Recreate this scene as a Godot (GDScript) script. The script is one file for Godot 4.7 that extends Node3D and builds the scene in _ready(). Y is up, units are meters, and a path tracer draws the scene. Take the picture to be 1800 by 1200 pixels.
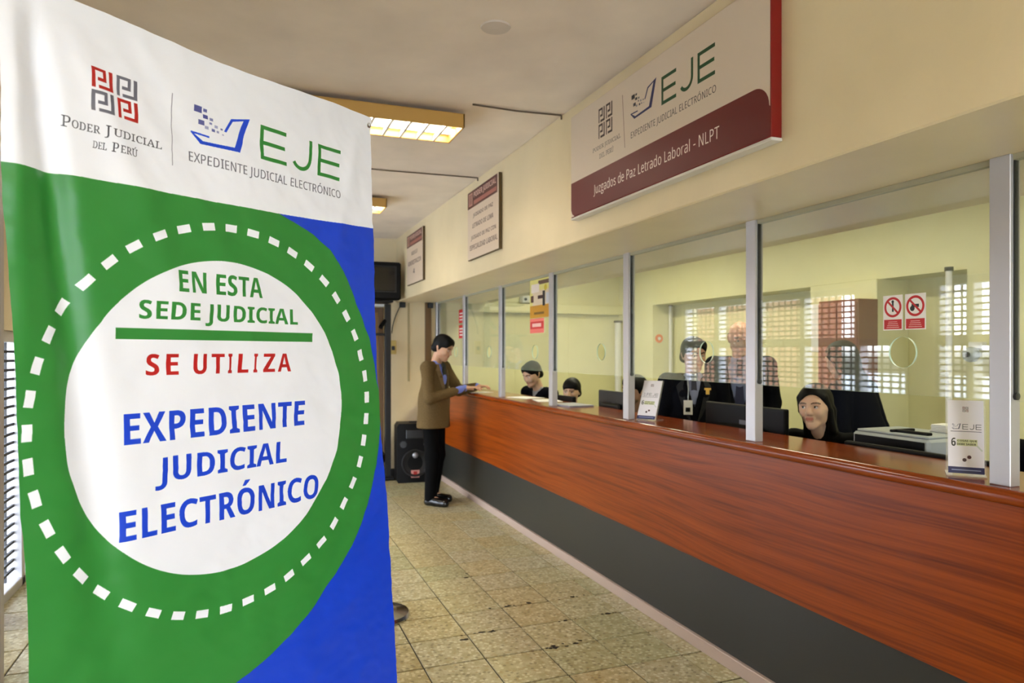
extends Node3D
# A court service hall: printed banner, long wooden counter behind a glazed screen, staff and a visitor.
# World: x to the right of the corridor, y up, -z along the corridor ("d" below is the distance along it).

const FPX := 1240.0
const YAW := 0.361596      # camera turned right of the corridor axis
const EYE := 1.55
const CEIL := 2.95
const END := 8.72          # end wall
const GX := 2.262          # plane of the glass screen

var mats := {}
var used_names := {}


func P(x: float, y: float, d: float) -> Vector3:
	return Vector3(x, y, -d)


# ---------------------------------------------------------------- mesh accumulator
class Geo:
	var v := PackedVector3Array()
	var n := PackedVector3Array()
	var uv := PackedVector2Array()
	var col := PackedColorArray()
	var use_col := false
	var use_uv := false

	func tri3(a: Vector3, b: Vector3, c: Vector3, na: Vector3, nb: Vector3, nc: Vector3) -> void:
		if (c - a).cross(b - a).dot(na + nb + nc) < 0.0:
			v.append(a); v.append(c); v.append(b); n.append(na); n.append(nc); n.append(nb)
		else:
			v.append(a); v.append(b); v.append(c); n.append(na); n.append(nb); n.append(nc)

	func tri(a: Vector3, b: Vector3, c: Vector3, out: Vector3) -> void:
		var g := (c - a).cross(b - a)
		if g.length() < 1e-14:
			return
		g = g.normalized()
		if g.dot(out) < 0.0:
			g = -g
		tri3(a, b, c, g, g, g)

	func quad(a: Vector3, b: Vector3, c: Vector3, d: Vector3, out: Vector3) -> void:
		tri(a, b, c, out); tri(a, c, d, out)

	# a quad with texture coordinates: a top left, b top right, c bottom right, d bottom left
	func print_quad(a: Vector3, b: Vector3, c: Vector3, d: Vector3, out: Vector3) -> void:
		use_uv = true
		var ps := [a, b, c, d]
		var us := [Vector2(0, 0), Vector2(1, 0), Vector2(1, 1), Vector2(0, 1)]
		for t in [[0, 1, 2], [0, 2, 3]]:
			var flip: bool = (ps[t[2]] - ps[t[0]]).cross(ps[t[1]] - ps[t[0]]).dot(out) < 0.0
			var order: Array = [t[0], t[2], t[1]] if flip else t
			for k in order:
				v.append(ps[k]); n.append(out.normalized()); uv.append(us[k])

	func box(c: Vector3, s: Vector3, ch := 0.0, xf := Transform3D.IDENTITY) -> void:
		var h := s * 0.5
		ch = minf(ch, minf(h.x, minf(h.y, h.z)) * 0.95)
		var o := c
		if ch <= 0.0:
			for ax in 3:
				for sg in [-1.0, 1.0]:
					var u := Vector3.ZERO; var w := Vector3.ZERO; var m := Vector3.ZERO
					m[ax] = sg * h[ax]; u[(ax + 1) % 3] = h[(ax + 1) % 3]; w[(ax + 2) % 3] = h[(ax + 2) % 3]
					quad(xf * (o + m - u - w), xf * (o + m + u - w), xf * (o + m + u + w), xf * (o + m - u + w), xf.basis * m)
			return
		for ax in 3:
			var a1 := (ax + 1) % 3
			var a2 := (ax + 2) % 3
			for sg in [-1.0, 1.0]:
				var m := Vector3.ZERO; var u := Vector3.ZERO; var w := Vector3.ZERO
				m[ax] = sg * h[ax]; u[a1] = h[a1] - ch; w[a2] = h[a2] - ch
				quad(xf * (o + m - u - w), xf * (o + m + u - w), xf * (o + m + u + w), xf * (o + m - u + w), xf.basis * m)
			for s1 in [-1.0, 1.0]:
				for s2 in [-1.0, 1.0]:
					var l := Vector3.ZERO; var p1 := Vector3.ZERO; var p2 := Vector3.ZERO
					l[ax] = h[ax] - ch
					p1[a1] = s1 * h[a1]; p1[a2] = s2 * (h[a2] - ch)
					p2[a1] = s1 * (h[a1] - ch); p2[a2] = s2 * h[a2]
					quad(xf * (o + p1 - l), xf * (o + p1 + l), xf * (o + p2 + l), xf * (o + p2 - l), xf.basis * (p1 + p2))
		for sx in [-1.0, 1.0]:
			for sy in [-1.0, 1.0]:
				for sz in [-1.0, 1.0]:
					var q := Vector3(sx, sy, sz)
					var i := h - Vector3(ch, ch, ch)
					tri(xf * (o + q * Vector3(h.x, i.y, i.z)), xf * (o + q * Vector3(i.x, h.y, i.z)), xf * (o + q * Vector3(i.x, i.y, h.z)), xf.basis * q)

	# box from corner to corner
	func slab(a: Vector3, b: Vector3, ch := 0.0) -> void:
		box((a + b) * 0.5, (b - a).abs(), ch)

	func rod(a: Vector3, b: Vector3, ra: float, rb: float, seg := 12, caps := true) -> void:
		var ax := (b - a).normalized()
		var u := ax.cross(Vector3.UP if absf(ax.y) < 0.9 else Vector3.RIGHT).normalized()
		var w := ax.cross(u)
		for k in seg:
			var t0 := TAU * k / seg
			var t1 := TAU * (k + 1) / seg
			var d0 := u * cos(t0) + w * sin(t0)
			var d1 := u * cos(t1) + w * sin(t1)
			tri3(a + d0 * ra, a + d1 * ra, b + d1 * rb, d0, d1, d1)
			tri3(a + d0 * ra, b + d1 * rb, b + d0 * rb, d0, d1, d0)
			if caps:
				tri(a, a + d0 * ra, a + d1 * ra, -ax); tri(b, b + d0 * rb, b + d1 * rb, ax)

	func tube(pts: Array, r: float, seg := 8) -> void:
		for k in pts.size() - 1:
			rod(pts[k], pts[k + 1], r, r, seg)

	# profile of (radius, height) turned about the vertical through o; smooth
	func lathe(pr: Array, o: Vector3, seg := 32, basis := Basis.IDENTITY) -> void:
		for i in pr.size() - 1:
			var e: Vector2 = pr[i + 1] - pr[i]
			var nr := Vector2(e.y, -e.x).normalized()
			for k in seg:
				var t0 := TAU * k / seg
				var t1 := TAU * (k + 1) / seg
				var d0 := Vector3(cos(t0), 0, sin(t0)); var d1 := Vector3(cos(t1), 0, sin(t1))
				var a: Vector3 = d0 * pr[i].x + Vector3(0, pr[i].y, 0)
				var b: Vector3 = d1 * pr[i].x + Vector3(0, pr[i].y, 0)
				var c: Vector3 = d1 * pr[i + 1].x + Vector3(0, pr[i + 1].y, 0)
				var d: Vector3 = d0 * pr[i + 1].x + Vector3(0, pr[i + 1].y, 0)
				var n0 := basis * (d0 * nr.x + Vector3(0, nr.y, 0)); var n1 := basis * (d1 * nr.x + Vector3(0, nr.y, 0))
				a = o + basis * a; b = o + basis * b; c = o + basis * c; d = o + basis * d
				if pr[i].x > 1e-6:
					tri3(a, b, c, n0, n1, n1)
				if pr[i + 1].x > 1e-6:
					tri3(a, c, d, n0, n1, n0)

	# polygon (in the plane u, w through o) pushed along "out" by depth
	func prism(poly: PackedVector2Array, o: Vector3, u: Vector3, w: Vector3, depth: float) -> void:
		var out := u.cross(w).normalized()
		var idx := Geometry2D.triangulate_polygon(poly)
		var at := func(q: Vector2, z: float) -> Vector3: return o + u * q.x + w * q.y + out * z
		for k in range(0, idx.size(), 3):
			tri(at.call(poly[idx[k]], depth), at.call(poly[idx[k + 1]], depth), at.call(poly[idx[k + 2]], depth), out)
			tri(at.call(poly[idx[k]], 0.0), at.call(poly[idx[k + 1]], 0.0), at.call(poly[idx[k + 2]], 0.0), -out)
		var ccw := not Geometry2D.is_polygon_clockwise(poly)
		for k in poly.size():
			var a := poly[k]
			var b := poly[(k + 1) % poly.size()]
			var e := (b - a)
			var s := Vector2(e.y, -e.x) * (1.0 if ccw else -1.0)
			quad(at.call(a, 0.0), at.call(b, 0.0), at.call(b, depth), at.call(a, depth), u * s.x + w * s.y)

	func add(g: Geo, xf: Transform3D, tint := Color.WHITE) -> void:
		var flip := xf.basis.determinant() < 0.0
		var nb := xf.basis.inverse().transposed()
		for k in range(0, g.v.size(), 3):
			for j in ([0, 2, 1] if flip else [0, 1, 2]):
				v.append(xf * g.v[k + j]); n.append((nb * g.n[k + j]).normalized())
				if use_col:
					col.append(g.col[k + j] * tint if g.use_col else tint)

	func mesh() -> ArrayMesh:
		var arr := []
		arr.resize(Mesh.ARRAY_MAX)
		arr[Mesh.ARRAY_VERTEX] = v
		arr[Mesh.ARRAY_NORMAL] = n
		if use_uv:
			arr[Mesh.ARRAY_TEX_UV] = uv
		if use_col:
			arr[Mesh.ARRAY_COLOR] = col
		var m := ArrayMesh.new()
		m.add_surface_from_arrays(Mesh.PRIMITIVE_TRIANGLES, arr)
		return m


# ---------------------------------------------------------------- printing (flat artwork, metres: s to the right, h upwards)
class Print:
	var img: Image
	var k: float
	var s0: float
	var top: float
	var out_w: int
	var out_h: int
	static var cache := {}

	func _init(s_from: float, s_to: float, h_from: float, h_to: float, px: int, ground: Color) -> void:
		s0 = s_from; top = h_to
		var w := s_to - s_from
		var h := h_to - h_from
		k = 2.0 * px / maxf(w, h)
		out_w = roundi(w * k / 2.0); out_h = roundi(h * k / 2.0)
		img = Image.create_empty(out_w * 2, out_h * 2, false, Image.FORMAT_RGB8)
		img.fill(ground)

	func m(s: float, h: float) -> Vector2:
		return Vector2((s - s0) * k, (top - h) * k)

	func span(y: int, xa: float, xb: float, c: Color) -> void:
		var a := ceili(xa - 0.5)
		var b := ceili(xb - 0.5)
		if b > a and y >= 0 and y < img.get_height():
			img.fill_rect(Rect2i(a, y, b - a, 1).intersection(Rect2i(Vector2i.ZERO, img.get_size())), c)

	func tri_px(a: Vector2, b: Vector2, c: Vector2, cl: Color) -> void:
		var lo := ceili(minf(a.y, minf(b.y, c.y)) - 0.5)
		var hi := ceili(maxf(a.y, maxf(b.y, c.y)) - 0.5)
		var es := [[a, b], [b, c], [c, a]]
		for y in range(maxi(lo, 0), mini(hi, img.get_height())):
			var yy := y + 0.5
			var xa := 1e9
			var xb := -1e9
			for e in es:
				var p: Vector2 = e[0]
				var q: Vector2 = e[1]
				if (p.y <= yy) != (q.y <= yy):
					var x := p.x + (q.x - p.x) * (yy - p.y) / (q.y - p.y)
					xa = minf(xa, x); xb = maxf(xb, x)
			if xb > xa:
				span(y, xa, xb, cl)

	func poly(pts: Array, c: Color) -> void:
		var px := PackedVector2Array()
		for p in pts:
			px.append(m(p.x, p.y))
		var idx := Geometry2D.triangulate_polygon(px)
		for i in range(0, idx.size(), 3):
			tri_px(px[idx[i]], px[idx[i + 1]], px[idx[i + 2]], c)

	func rect(sa: float, ha: float, sb: float, hb: float, c: Color) -> void:
		poly([Vector2(sa, ha), Vector2(sb, ha), Vector2(sb, hb), Vector2(sa, hb)], c)

	func stroke(a: Vector2, b: Vector2, w: float, c: Color) -> void:
		var d := (b - a).normalized() * w * 0.5
		var q := Vector2(-d.y, d.x)
		poly([a - d + q, b + d + q, b + d - q, a - d - q], c)

	func disc(s: float, h: float, r: float, c: Color) -> void:
		var o := m(s, h)
		var rr := r * k
		for y in range(maxi(0, int(o.y - rr)), mini(img.get_height(), int(o.y + rr) + 1)):
			var dy := y + 0.5 - o.y
			if absf(dy) < rr:
				var hw := sqrt(rr * rr - dy * dy)
				span(y, o.x - hw, o.x + hw, c)

	# words fitted into the box sa..sb, ha (bottom) .. hb (top) by the outline of their ink
	func text(t: String, sa: float, ha: float, sb: float, hb: float, c: Color, face := "Droid Sans", bold := false) -> void:
		var key := t + face + str(bold)
		if not cache.has(key):
			var f := SystemFont.new()
			f.font_names = PackedStringArray([face])
			f.font_weight = 700 if bold else 400
			var tm := TextMesh.new()
			tm.text = t; tm.font = f; tm.font_size = 64; tm.depth = 0.0; tm.pixel_size = 0.01; tm.curve_step = 1.0
			var arr := tm.get_mesh_arrays()
			var vs: PackedVector3Array = arr[Mesh.ARRAY_VERTEX]
			var ns: PackedVector3Array = arr[Mesh.ARRAY_NORMAL]
			var ix: PackedInt32Array = arr[Mesh.ARRAY_INDEX] if arr[Mesh.ARRAY_INDEX] != null else PackedInt32Array(range(vs.size()))
			var ts := PackedVector2Array()
			for i in range(0, ix.size(), 3):
				if ns[ix[i]].z > 0.5:
					for j in 3:
						ts.append(Vector2(vs[ix[i + j]].x, vs[ix[i + j]].y))
			cache[key] = ts
		var pts: PackedVector2Array = cache[key]
		if pts.is_empty():
			return
		var lo := pts[0]
		var hi := pts[0]
		for p in pts:
			lo = lo.min(p); hi = hi.max(p)
		var sc := Vector2((sb - sa) / (hi.x - lo.x), (hb - ha) / (hi.y - lo.y))
		for i in range(0, pts.size(), 3):
			var q := []
			for j in 3:
				var p := (pts[i + j] - lo) * sc
				q.append(m(sa + p.x, ha + p.y))
			tri_px(q[0], q[1], q[2], c)

	func tex() -> ImageTexture:
		img.resize(out_w, out_h, Image.INTERPOLATE_BILINEAR)
		return ImageTexture.create_from_image(img)


# emblem of four maze-like squares, each a P and a J
func draw_squares(p: Print, sa: float, ha: float, sb: float, hb: float, c1: Color, c2: Color) -> void:
	var tw := (sb - sa) * 0.455
	var th := (hb - ha) * 0.47
	for i in 4:
		var x := sa if i % 2 == 0 else sb - tw
		var y := hb - th if i < 2 else ha
		var c := c1 if i == 0 or i == 3 else c2
		for r in [[0.0, 0.0, 0.15, 1.0], [0.0, 0.85, 0.68, 1.0], [0.53, 0.38, 0.68, 1.0], [0.26, 0.38, 0.68, 0.53], [0.83, 0.0, 1.0, 1.0], [0.3, 0.0, 1.0, 0.16], [0.0, 0.0, 0.15, 0.16]]:
			p.rect(x + r[0] * tw, y + r[1] * th, x + r[2] * tw, y + r[3] * th, c)


# the tick-shaped laptop with flying squares; box sa..sb, ha..hb
func draw_laptop(p: Print, sa: float, ha: float, sb: float, hb: float, blue: Color, sqc: Color) -> void:
	var q := func(a: float, b: float) -> Vector2: return Vector2(lerpf(sa, sb, (a - 0.38) / 0.16), lerpf(ha, hb, (b - 2.038) / 0.098))
	var w := (sb - sa) * 0.035
	p.stroke(q.call(0.425, 2.060), q.call(0.383, 2.062), w * 0.7, blue)
	p.poly([q.call(0.379, 2.063), q.call(0.386, 2.061), q.call(0.411, 2.046), q.call(0.405, 2.0385)], blue)
	p.poly([q.call(0.405, 2.0385), q.call(0.409, 2.046), q.call(0.497, 2.052), q.call(0.512, 2.044)], blue)
	p.poly([q.call(0.512, 2.043), q.call(0.497, 2.052), q.call(0.525, 2.130), q.call(0.541, 2.136)], blue)
	p.poly([q.call(0.541, 2.136), q.call(0.530, 2.129), q.call(0.490, 2.116), q.call(0.488, 2.122)], blue)
	p.poly([q.call(0.488, 2.122), q.call(0.494, 2.119), q.call(0.475, 2.085), q.call(0.469, 2.086)], blue)
	for r in [[0.387, 2.128, 0.021, 1.0], [0.412, 2.126, 0.010, 0.9], [0.411, 2.112, 0.013, 1.0], [0.429, 2.108, 0.009, 0.7], [0.398, 2.096, 0.016, 0.9], [0.415, 2.085, 0.010, 0.5], [0.428, 2.097, 0.007, 0.7], [0.442, 2.094, 0.009, 0.5], [0.434, 2.083, 0.009, 0.9], [0.448, 2.082, 0.007, 0.6], [0.459, 2.091, 0.006, 0.8], [0.463, 2.078, 0.005, 0.4]]:
		var a: Vector2 = q.call(r[0], r[1])
		var b: Vector2 = q.call(r[0] + r[2], r[1] - r[2] * 0.72)
		p.rect(a.x, a.y, b.x, b.y, Color(0.92, 0.92, 0.95).lerp(sqc, r[3]))


func draw_eje(p: Print, sa: float, ha: float, sb: float, hb: float, c: Color, thick := 0.13) -> void:
	var w := sb - sa
	var h := hb - ha
	var t := h * thick
	var ew := w * 0.30
	for x in [sa, sb - ew]:
		p.rect(x, ha, x + t, hb, c)
		p.rect(x, hb - t, x + ew, hb, c)
		p.rect(x, ha + h * 0.5 - t * 0.5, x + ew * 0.96, ha + h * 0.5 + t * 0.5, c)
		p.rect(x, ha, x + ew, ha + t, c)
	var jx := sa + w * 0.36
	var jr := w * 0.13
	p.rect(jx + jr * 2.0 - t, ha + jr, jx + jr * 2.0, hb, c)
	var prev := []
	for i in 13:
		var an := PI * i / 12.0 * 0.82
		var o := Vector2(jx + jr + cos(an) * jr, ha + jr - sin(an) * jr)
		var n := Vector2(jx + jr + cos(an) * (jr - t), ha + jr - sin(an) * (jr - t))
		if prev:
			p.poly([prev[0], o, n, prev[1]], c)
		prev = [o, n]


# ---------------------------------------------------------------- naming and materials
func numbered(called: String) -> String:
	used_names[called] = used_names.get(called, 0) + 1
	return called if used_names[called] == 1 else "%s_%03d" % [called, used_names[called] - 1]


func tag(o: Node, label := "", category := "", group := "", kind := "") -> void:
	for a in [["label", label], ["category", category], ["group", group], ["kind", kind]]:
		if a[1] != "":
			o.set_meta(a[0], a[1])


func thing(called: String, label: String, category: String, at := Vector3.ZERO, turn := 0.0, group := "") -> Node3D:
	var o := Node3D.new()
	o.name = numbered(called)
	add_child(o)
	o.position = at
	o.rotation.y = turn
	tag(o, label, category, group)
	return o


func setting(called: String) -> Node3D:
	var o := Node3D.new()
	o.name = called
	add_child(o)
	tag(o, "", "", "", "structure")
	return o


func part(called: String, g: Geo, m: Material, parent: Node, label := "") -> MeshInstance3D:
	var o := MeshInstance3D.new()
	o.mesh = g.mesh()
	o.material_override = m
	if parent == self:
		o.name = numbered(called)
		add_child(o)
	else:
		o.name = called
		parent.add_child(o, true)
	if label != "":
		o.set_meta("label", label)
	return o


func struct(called: String, g: Geo, m: Material) -> MeshInstance3D:
	var o := part(called, g, m, self)
	tag(o, "", "", "", "structure")
	return o


func mat(key: String, c := Color.WHITE, rough := 0.6, metal := 0.0) -> StandardMaterial3D:
	if not mats.has(key):
		var m := StandardMaterial3D.new()
		m.resource_name = key
		m.albedo_color = c
		m.roughness = rough
		m.metallic = metal
		mats[key] = m
	return mats[key]


func print_mat(p: Print, rough := 0.5) -> StandardMaterial3D:
	var m := StandardMaterial3D.new()
	m.albedo_texture = p.tex()
	m.roughness = rough
	m.texture_repeat = false
	return m


func noise(seed_: int, freq: float, kind := FastNoiseLite.TYPE_SIMPLEX_SMOOTH, oct := 3) -> FastNoiseLite:
	var f := FastNoiseLite.new()
	f.seed = seed_
	f.frequency = freq
	f.noise_type = kind
	f.fractal_octaves = oct
	return f


func noise_tex(seed_: int, freq: float, lo: Color, hi: Color, size := 512, oct := 4) -> NoiseTexture2D:
	var t := NoiseTexture2D.new()
	t.width = size; t.height = size; t.seamless = true
	t.noise = noise(seed_, freq, FastNoiseLite.TYPE_SIMPLEX_SMOOTH, oct)
	var g := Gradient.new()
	g.set_color(0, lo); g.set_color(1, hi)
	t.color_ramp = g
	return t


func tri_map(m: StandardMaterial3D, tex: Texture2D, metres: float) -> void:
	m.albedo_texture = tex
	m.uv1_triplanar = true
	m.uv1_world_triplanar = true
	m.uv1_scale = Vector3.ONE / metres


# ---------------------------------------------------------------- smooth solids for people: joined tapered capsules, meshed as surface nets
class Field:
	var A := PackedVector3Array()
	var BA := PackedVector3Array()
	var INV := PackedFloat32Array()
	var RA := PackedFloat32Array()
	var RB := PackedFloat32Array()
	var K := PackedFloat32Array()
	var OP := PackedInt32Array()
	var AX := PackedVector3Array()
	var FS := PackedFloat32Array()
	var lo := Vector3(1e9, 1e9, 1e9)
	var hi := Vector3(-1e9, -1e9, -1e9)

	func put(op: int, a: Vector3, b: Vector3, ra: float, rb: float, k: float, fs: float, ax: Vector3) -> void:
		if op == 0:
			var r := maxf(ra, rb)
			lo = lo.min(a - Vector3(r, r, r)).min(b - Vector3(r, r, r)); hi = hi.max(a + Vector3(r, r, r)).max(b + Vector3(r, r, r))
		var ba := b - a
		if fs != 1.0:
			ba += ax * ba.dot(ax) * (fs - 1.0)
		A.append(a); BA.append(ba); INV.append(1.0 / maxf(ba.length_squared(), 1e-10)); RA.append(ra); RB.append(rb)
		K.append(k); OP.append(op); AX.append(ax); FS.append(fs)

	func cap(a: Vector3, b: Vector3, ra: float, rb: float, k := 0.03, fs := 1.0, ax := Vector3.BACK) -> void:
		put(0, a, b, ra, rb, k, fs, ax)

	func ball(a: Vector3, r: float, k := 0.02, fs := 1.0, ax := Vector3.BACK) -> void:
		put(0, a, a + Vector3(0, 1e-4, 0), r, r, k, fs, ax)

	func cut(a: Vector3, b: Vector3, ra: float, rb: float, k := 0.01, fs := 1.0, ax := Vector3.BACK) -> void:
		put(1, a, b, ra, rb, k, fs, ax)

	# keeps the side that "out" points away from
	func plane(at: Vector3, out: Vector3, k := 0.005) -> void:
		put(2, at, at, 0.0, 0.0, k, 1.0, out.normalized())

	# opens a V down the front: tip at y0, half width w at y1
	func vee(y0: float, y1: float, w: float, zf: float) -> void:
		put(3, Vector3(0, y0, zf), Vector3(w, y1, zf), 0.0, 0.0, 0.004, 1.0, Vector3.BACK)

	func one(i: int, p: Vector3) -> float:
		var op := OP[i]
		if op == 2:
			return (p - A[i]).dot(AX[i])
		if op == 3:
			var e := BA[i]
			var t := (p.y - A[i].y) / e.y
			return maxf((absf(p.x) - e.x * t) * 0.9, p.z - A[i].z)
		var q := p - A[i]
		var fs := FS[i]
		if fs != 1.0:
			q += AX[i] * (q.dot(AX[i]) * (fs - 1.0))
		var h := clampf(q.dot(BA[i]) * INV[i], 0.0, 1.0)
		return ((q - BA[i] * h).length() - lerpf(RA[i], RB[i], h)) / (1.0 + (fs - 1.0) * 0.5)

	func dist(p: Vector3, idx: PackedInt32Array) -> float:
		var d := 1e3
		for i in idx:
			var k := K[i]
			if OP[i] == 0:
				var q := p - A[i]
				var fs := FS[i]
				if fs != 1.0:
					q += AX[i] * (q.dot(AX[i]) * (fs - 1.0))
				var ba := BA[i]
				var u := clampf(q.dot(ba) * INV[i], 0.0, 1.0)
				var e := ((q - ba * u).length() - RA[i] - (RB[i] - RA[i]) * u) / (0.5 + fs * 0.5)
				if e > d + k:
					continue
				var h := maxf(k - absf(d - e), 0.0) / k
				d = minf(d, e) - h * h * k * 0.25
			else:
				var e := one(i, p)
				if OP[i] != 2:
					e = -e
				var h := maxf(k - absf(d - e), 0.0) / k
				d = maxf(d, e) + h * h * k * 0.25
		return d

	func build(cell: float, paint = null) -> Geo:
		var m := cell * 3.0
		var o := lo - Vector3(m, m, m)
		var sz := hi - lo + Vector3(m, m, m) * 2.0
		var B := 4
		var nb := Vector3i(ceili(sz.x / cell / B), ceili(sz.y / cell / B), ceili(sz.z / cell / B))
		var nx := nb.x * B + 1
		var ny := nb.y * B + 1
		var nz := nb.z * B + 1
		var g := PackedFloat32Array()
		g.resize(nx * ny * nz)
		g.fill(1e6)
		var all := PackedInt32Array(range(A.size()))
		var hd := cell * B * 0.8661
		var live := []
		for bz in nb.z:
			for by in nb.y:
				for bxx in nb.x:
					var c := o + Vector3(bxx + 0.5, by + 0.5, bz + 0.5) * (cell * B)
					var d := dist(c, all)
					if absf(d) > hd * 1.6 + 0.012:
						continue
					var near := PackedInt32Array()
					for i in all:
						var op := OP[i]
						if op == 0:
							if one(i, c) < maxf(d, 0.0) + hd * 2.2 + K[i]:
								near.append(i)
						elif absf(one(i, c)) < hd * 2.2 + K[i] or (op == 2) == (one(i, c) > 0.0):
							near.append(i)
					live.append(Vector3i(bxx * B, by * B, bz * B))
					for z in range(bz * B, bz * B + B + 1):
						for y in range(by * B, by * B + B + 1):
							var at := (z * ny + y) * nx
							for x in range(bxx * B, bxx * B + B + 1):
								if g[at + x] > 9e5:
									g[at + x] = dist(o + Vector3(x, y, z) * cell, near)
		var vid := {}
		var vs := PackedVector3Array()
		var cells := PackedInt32Array()
		var offs := PackedInt32Array([0, 1, nx, nx + 1, nx * ny, nx * ny + 1, nx * ny + nx, nx * ny + nx + 1])
		var cor := [Vector3(0, 0, 0), Vector3(1, 0, 0), Vector3(0, 1, 0), Vector3(1, 1, 0), Vector3(0, 0, 1), Vector3(1, 0, 1), Vector3(0, 1, 1), Vector3(1, 1, 1)]
		var ed := [[0, 1], [2, 3], [4, 5], [6, 7], [0, 2], [1, 3], [4, 6], [5, 7], [0, 4], [1, 5], [2, 6], [3, 7]]
		for b in live:
			for z in range(b.z, b.z + B):
				for y in range(b.y, b.y + B):
					for x in range(b.x, b.x + B):
						var at: int = (z * ny + y) * nx + x
						var mask := 0
						var bad := false
						for k in 8:
							var f := g[at + offs[k]]
							if f > 9e5:
								bad = true
							if f < 0.0:
								mask |= 1 << k
						if mask == 0 or mask == 255 or bad:
							continue
						var sum := Vector3.ZERO
						var cnt := 0
						for e in ed:
							var fa := g[at + offs[e[0]]]
							var fb := g[at + offs[e[1]]]
							if (fa < 0.0) != (fb < 0.0):
								sum += cor[e[0]].lerp(cor[e[1]], fa / (fa - fb))
								cnt += 1
						vid[at] = vs.size()
						cells.append(at)
						vs.append(o + (Vector3(x, y, z) + sum / cnt) * cell)
		var tris := PackedInt32Array()
		var steps := [[1, nx, nx * ny], [nx, nx * ny, 1], [nx * ny, 1, nx]]
		for at in cells:
			for s in steps:
				var f0 := g[at]
				var f1 := g[at + s[0]]
				if (f0 < 0.0) == (f1 < 0.0):
					continue
				var c1: int = at - s[1]
				var c2: int = at - s[2]
				var c3: int = at - s[1] - s[2]
				if not (vid.has(c1) and vid.has(c2) and vid.has(c3)):
					continue
				var q := [vid[at], vid[c1], vid[c3], vid[c2]]
				if f0 > 0.0:
					q.reverse()
				tris.append_array(PackedInt32Array([q[0], q[1], q[2], q[0], q[2], q[3]]))
		var ns := PackedVector3Array()
		ns.resize(vs.size())
		for t in range(0, tris.size(), 3):
			var nn := (vs[tris[t + 1]] - vs[tris[t]]).cross(vs[tris[t + 2]] - vs[tris[t]])
			for j in 3:
				ns[tris[t + j]] += nn
		var out := Geo.new()
		out.use_col = paint != null
		var cs := PackedColorArray()
		if out.use_col:
			for p in vs:
				cs.append(paint.call(p))
		for t in range(0, tris.size(), 3):
			for j in [0, 2, 1]:
				var i := tris[t + j]
				out.v.append(vs[i]); out.n.append(ns[i].normalized())
				if out.use_col:
					out.col.append(cs[i])
		return out


var head_shapes := {}
var hand_shape: Geo


# a head about 0.23 m tall round its own middle, looking along -z
func head_geo(female: bool, cell: float) -> Geo:
	var key := str(female) + str(cell)
	if head_shapes.has(key):
		return head_shapes[key]
	var f := Field.new()
	var jw := 0.036 if female else 0.043
	f.ball(Vector3(0, 0.030, 0.012), 0.090, 0.03, 1.16, Vector3.RIGHT)
	f.ball(Vector3(0, 0.036, -0.022), 0.074, 0.03, 1.06, Vector3.RIGHT)
	f.cap(Vector3(0, -0.010, -0.030), Vector3(0, -0.075, -0.045), 0.067, jw, 0.03)
	var jx := 0.034 if female else 0.042
	f.cap(Vector3(-jx, -0.060, -0.014), Vector3(jx, -0.060, -0.014), 0.025, 0.025, 0.035)
	f.cap(Vector3(-0.036, -0.022, -0.068), Vector3(0.036, -0.022, -0.068), 0.022, 0.022, 0.03)
	f.cap(Vector3(-0.034, 0.028, -0.080), Vector3(0.034, 0.028, -0.080), 0.014, 0.014, 0.02)
	f.ball(Vector3(0, -0.093, -0.072), 0.021 if female else 0.024, 0.03)
	f.cap(Vector3(0, 0.014, -0.094), Vector3(0, -0.022, -0.112), 0.008, 0.0125, 0.014)
	f.cap(Vector3(-0.011, -0.028, -0.100), Vector3(0.011, -0.028, -0.100), 0.009, 0.009, 0.008)
	f.cap(Vector3(-0.017, -0.050, -0.090), Vector3(0.017, -0.050, -0.090), 0.009, 0.009, 0.010)
	f.cap(Vector3(-0.013, -0.0605, -0.090), Vector3(0.013, -0.0605, -0.090), 0.0085, 0.0085, 0.008)
	for s in [-1.0, 1.0]:
		f.cap(Vector3(s * 0.079, 0.010, 0.010), Vector3(s * 0.077, -0.022, 0.004), 0.020, 0.013, 0.008, 2.2, Vector3(s, 0, -0.4).normalized())
	for s in [-1.0, 1.0]:
		f.cut(Vector3(s * 0.022, 0.006, -0.103), Vector3(s * 0.042, 0.006, -0.096), 0.011, 0.011, 0.012)
	f.cut(Vector3(-0.018, -0.0555, -0.103), Vector3(0.018, -0.0555, -0.103), 0.003, 0.003, 0.004)
	var paint := func(p: Vector3) -> Color:
		if p.z < -0.07 and absf(p.x) < 0.0225 - absf(p.y + 0.0555) * 0.9 and absf(p.y + 0.0555) < (0.0085 if female else 0.0065):
			return Color(0.74, 0.40, 0.38) if female else Color(0.86, 0.62, 0.58)
		var bw := absf(p.x)
		var by := 0.026 + 0.005 * (1.0 - absf(bw - 0.034) / 0.022)
		if p.z < -0.055 and bw > 0.012 and bw < 0.056 and absf(p.y - by) < (0.0038 if female else 0.0055):
			return Color(0.13, 0.11, 0.10)
		return Color.WHITE
	head_shapes[key] = f.build(cell, paint)
	return head_shapes[key]


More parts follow.
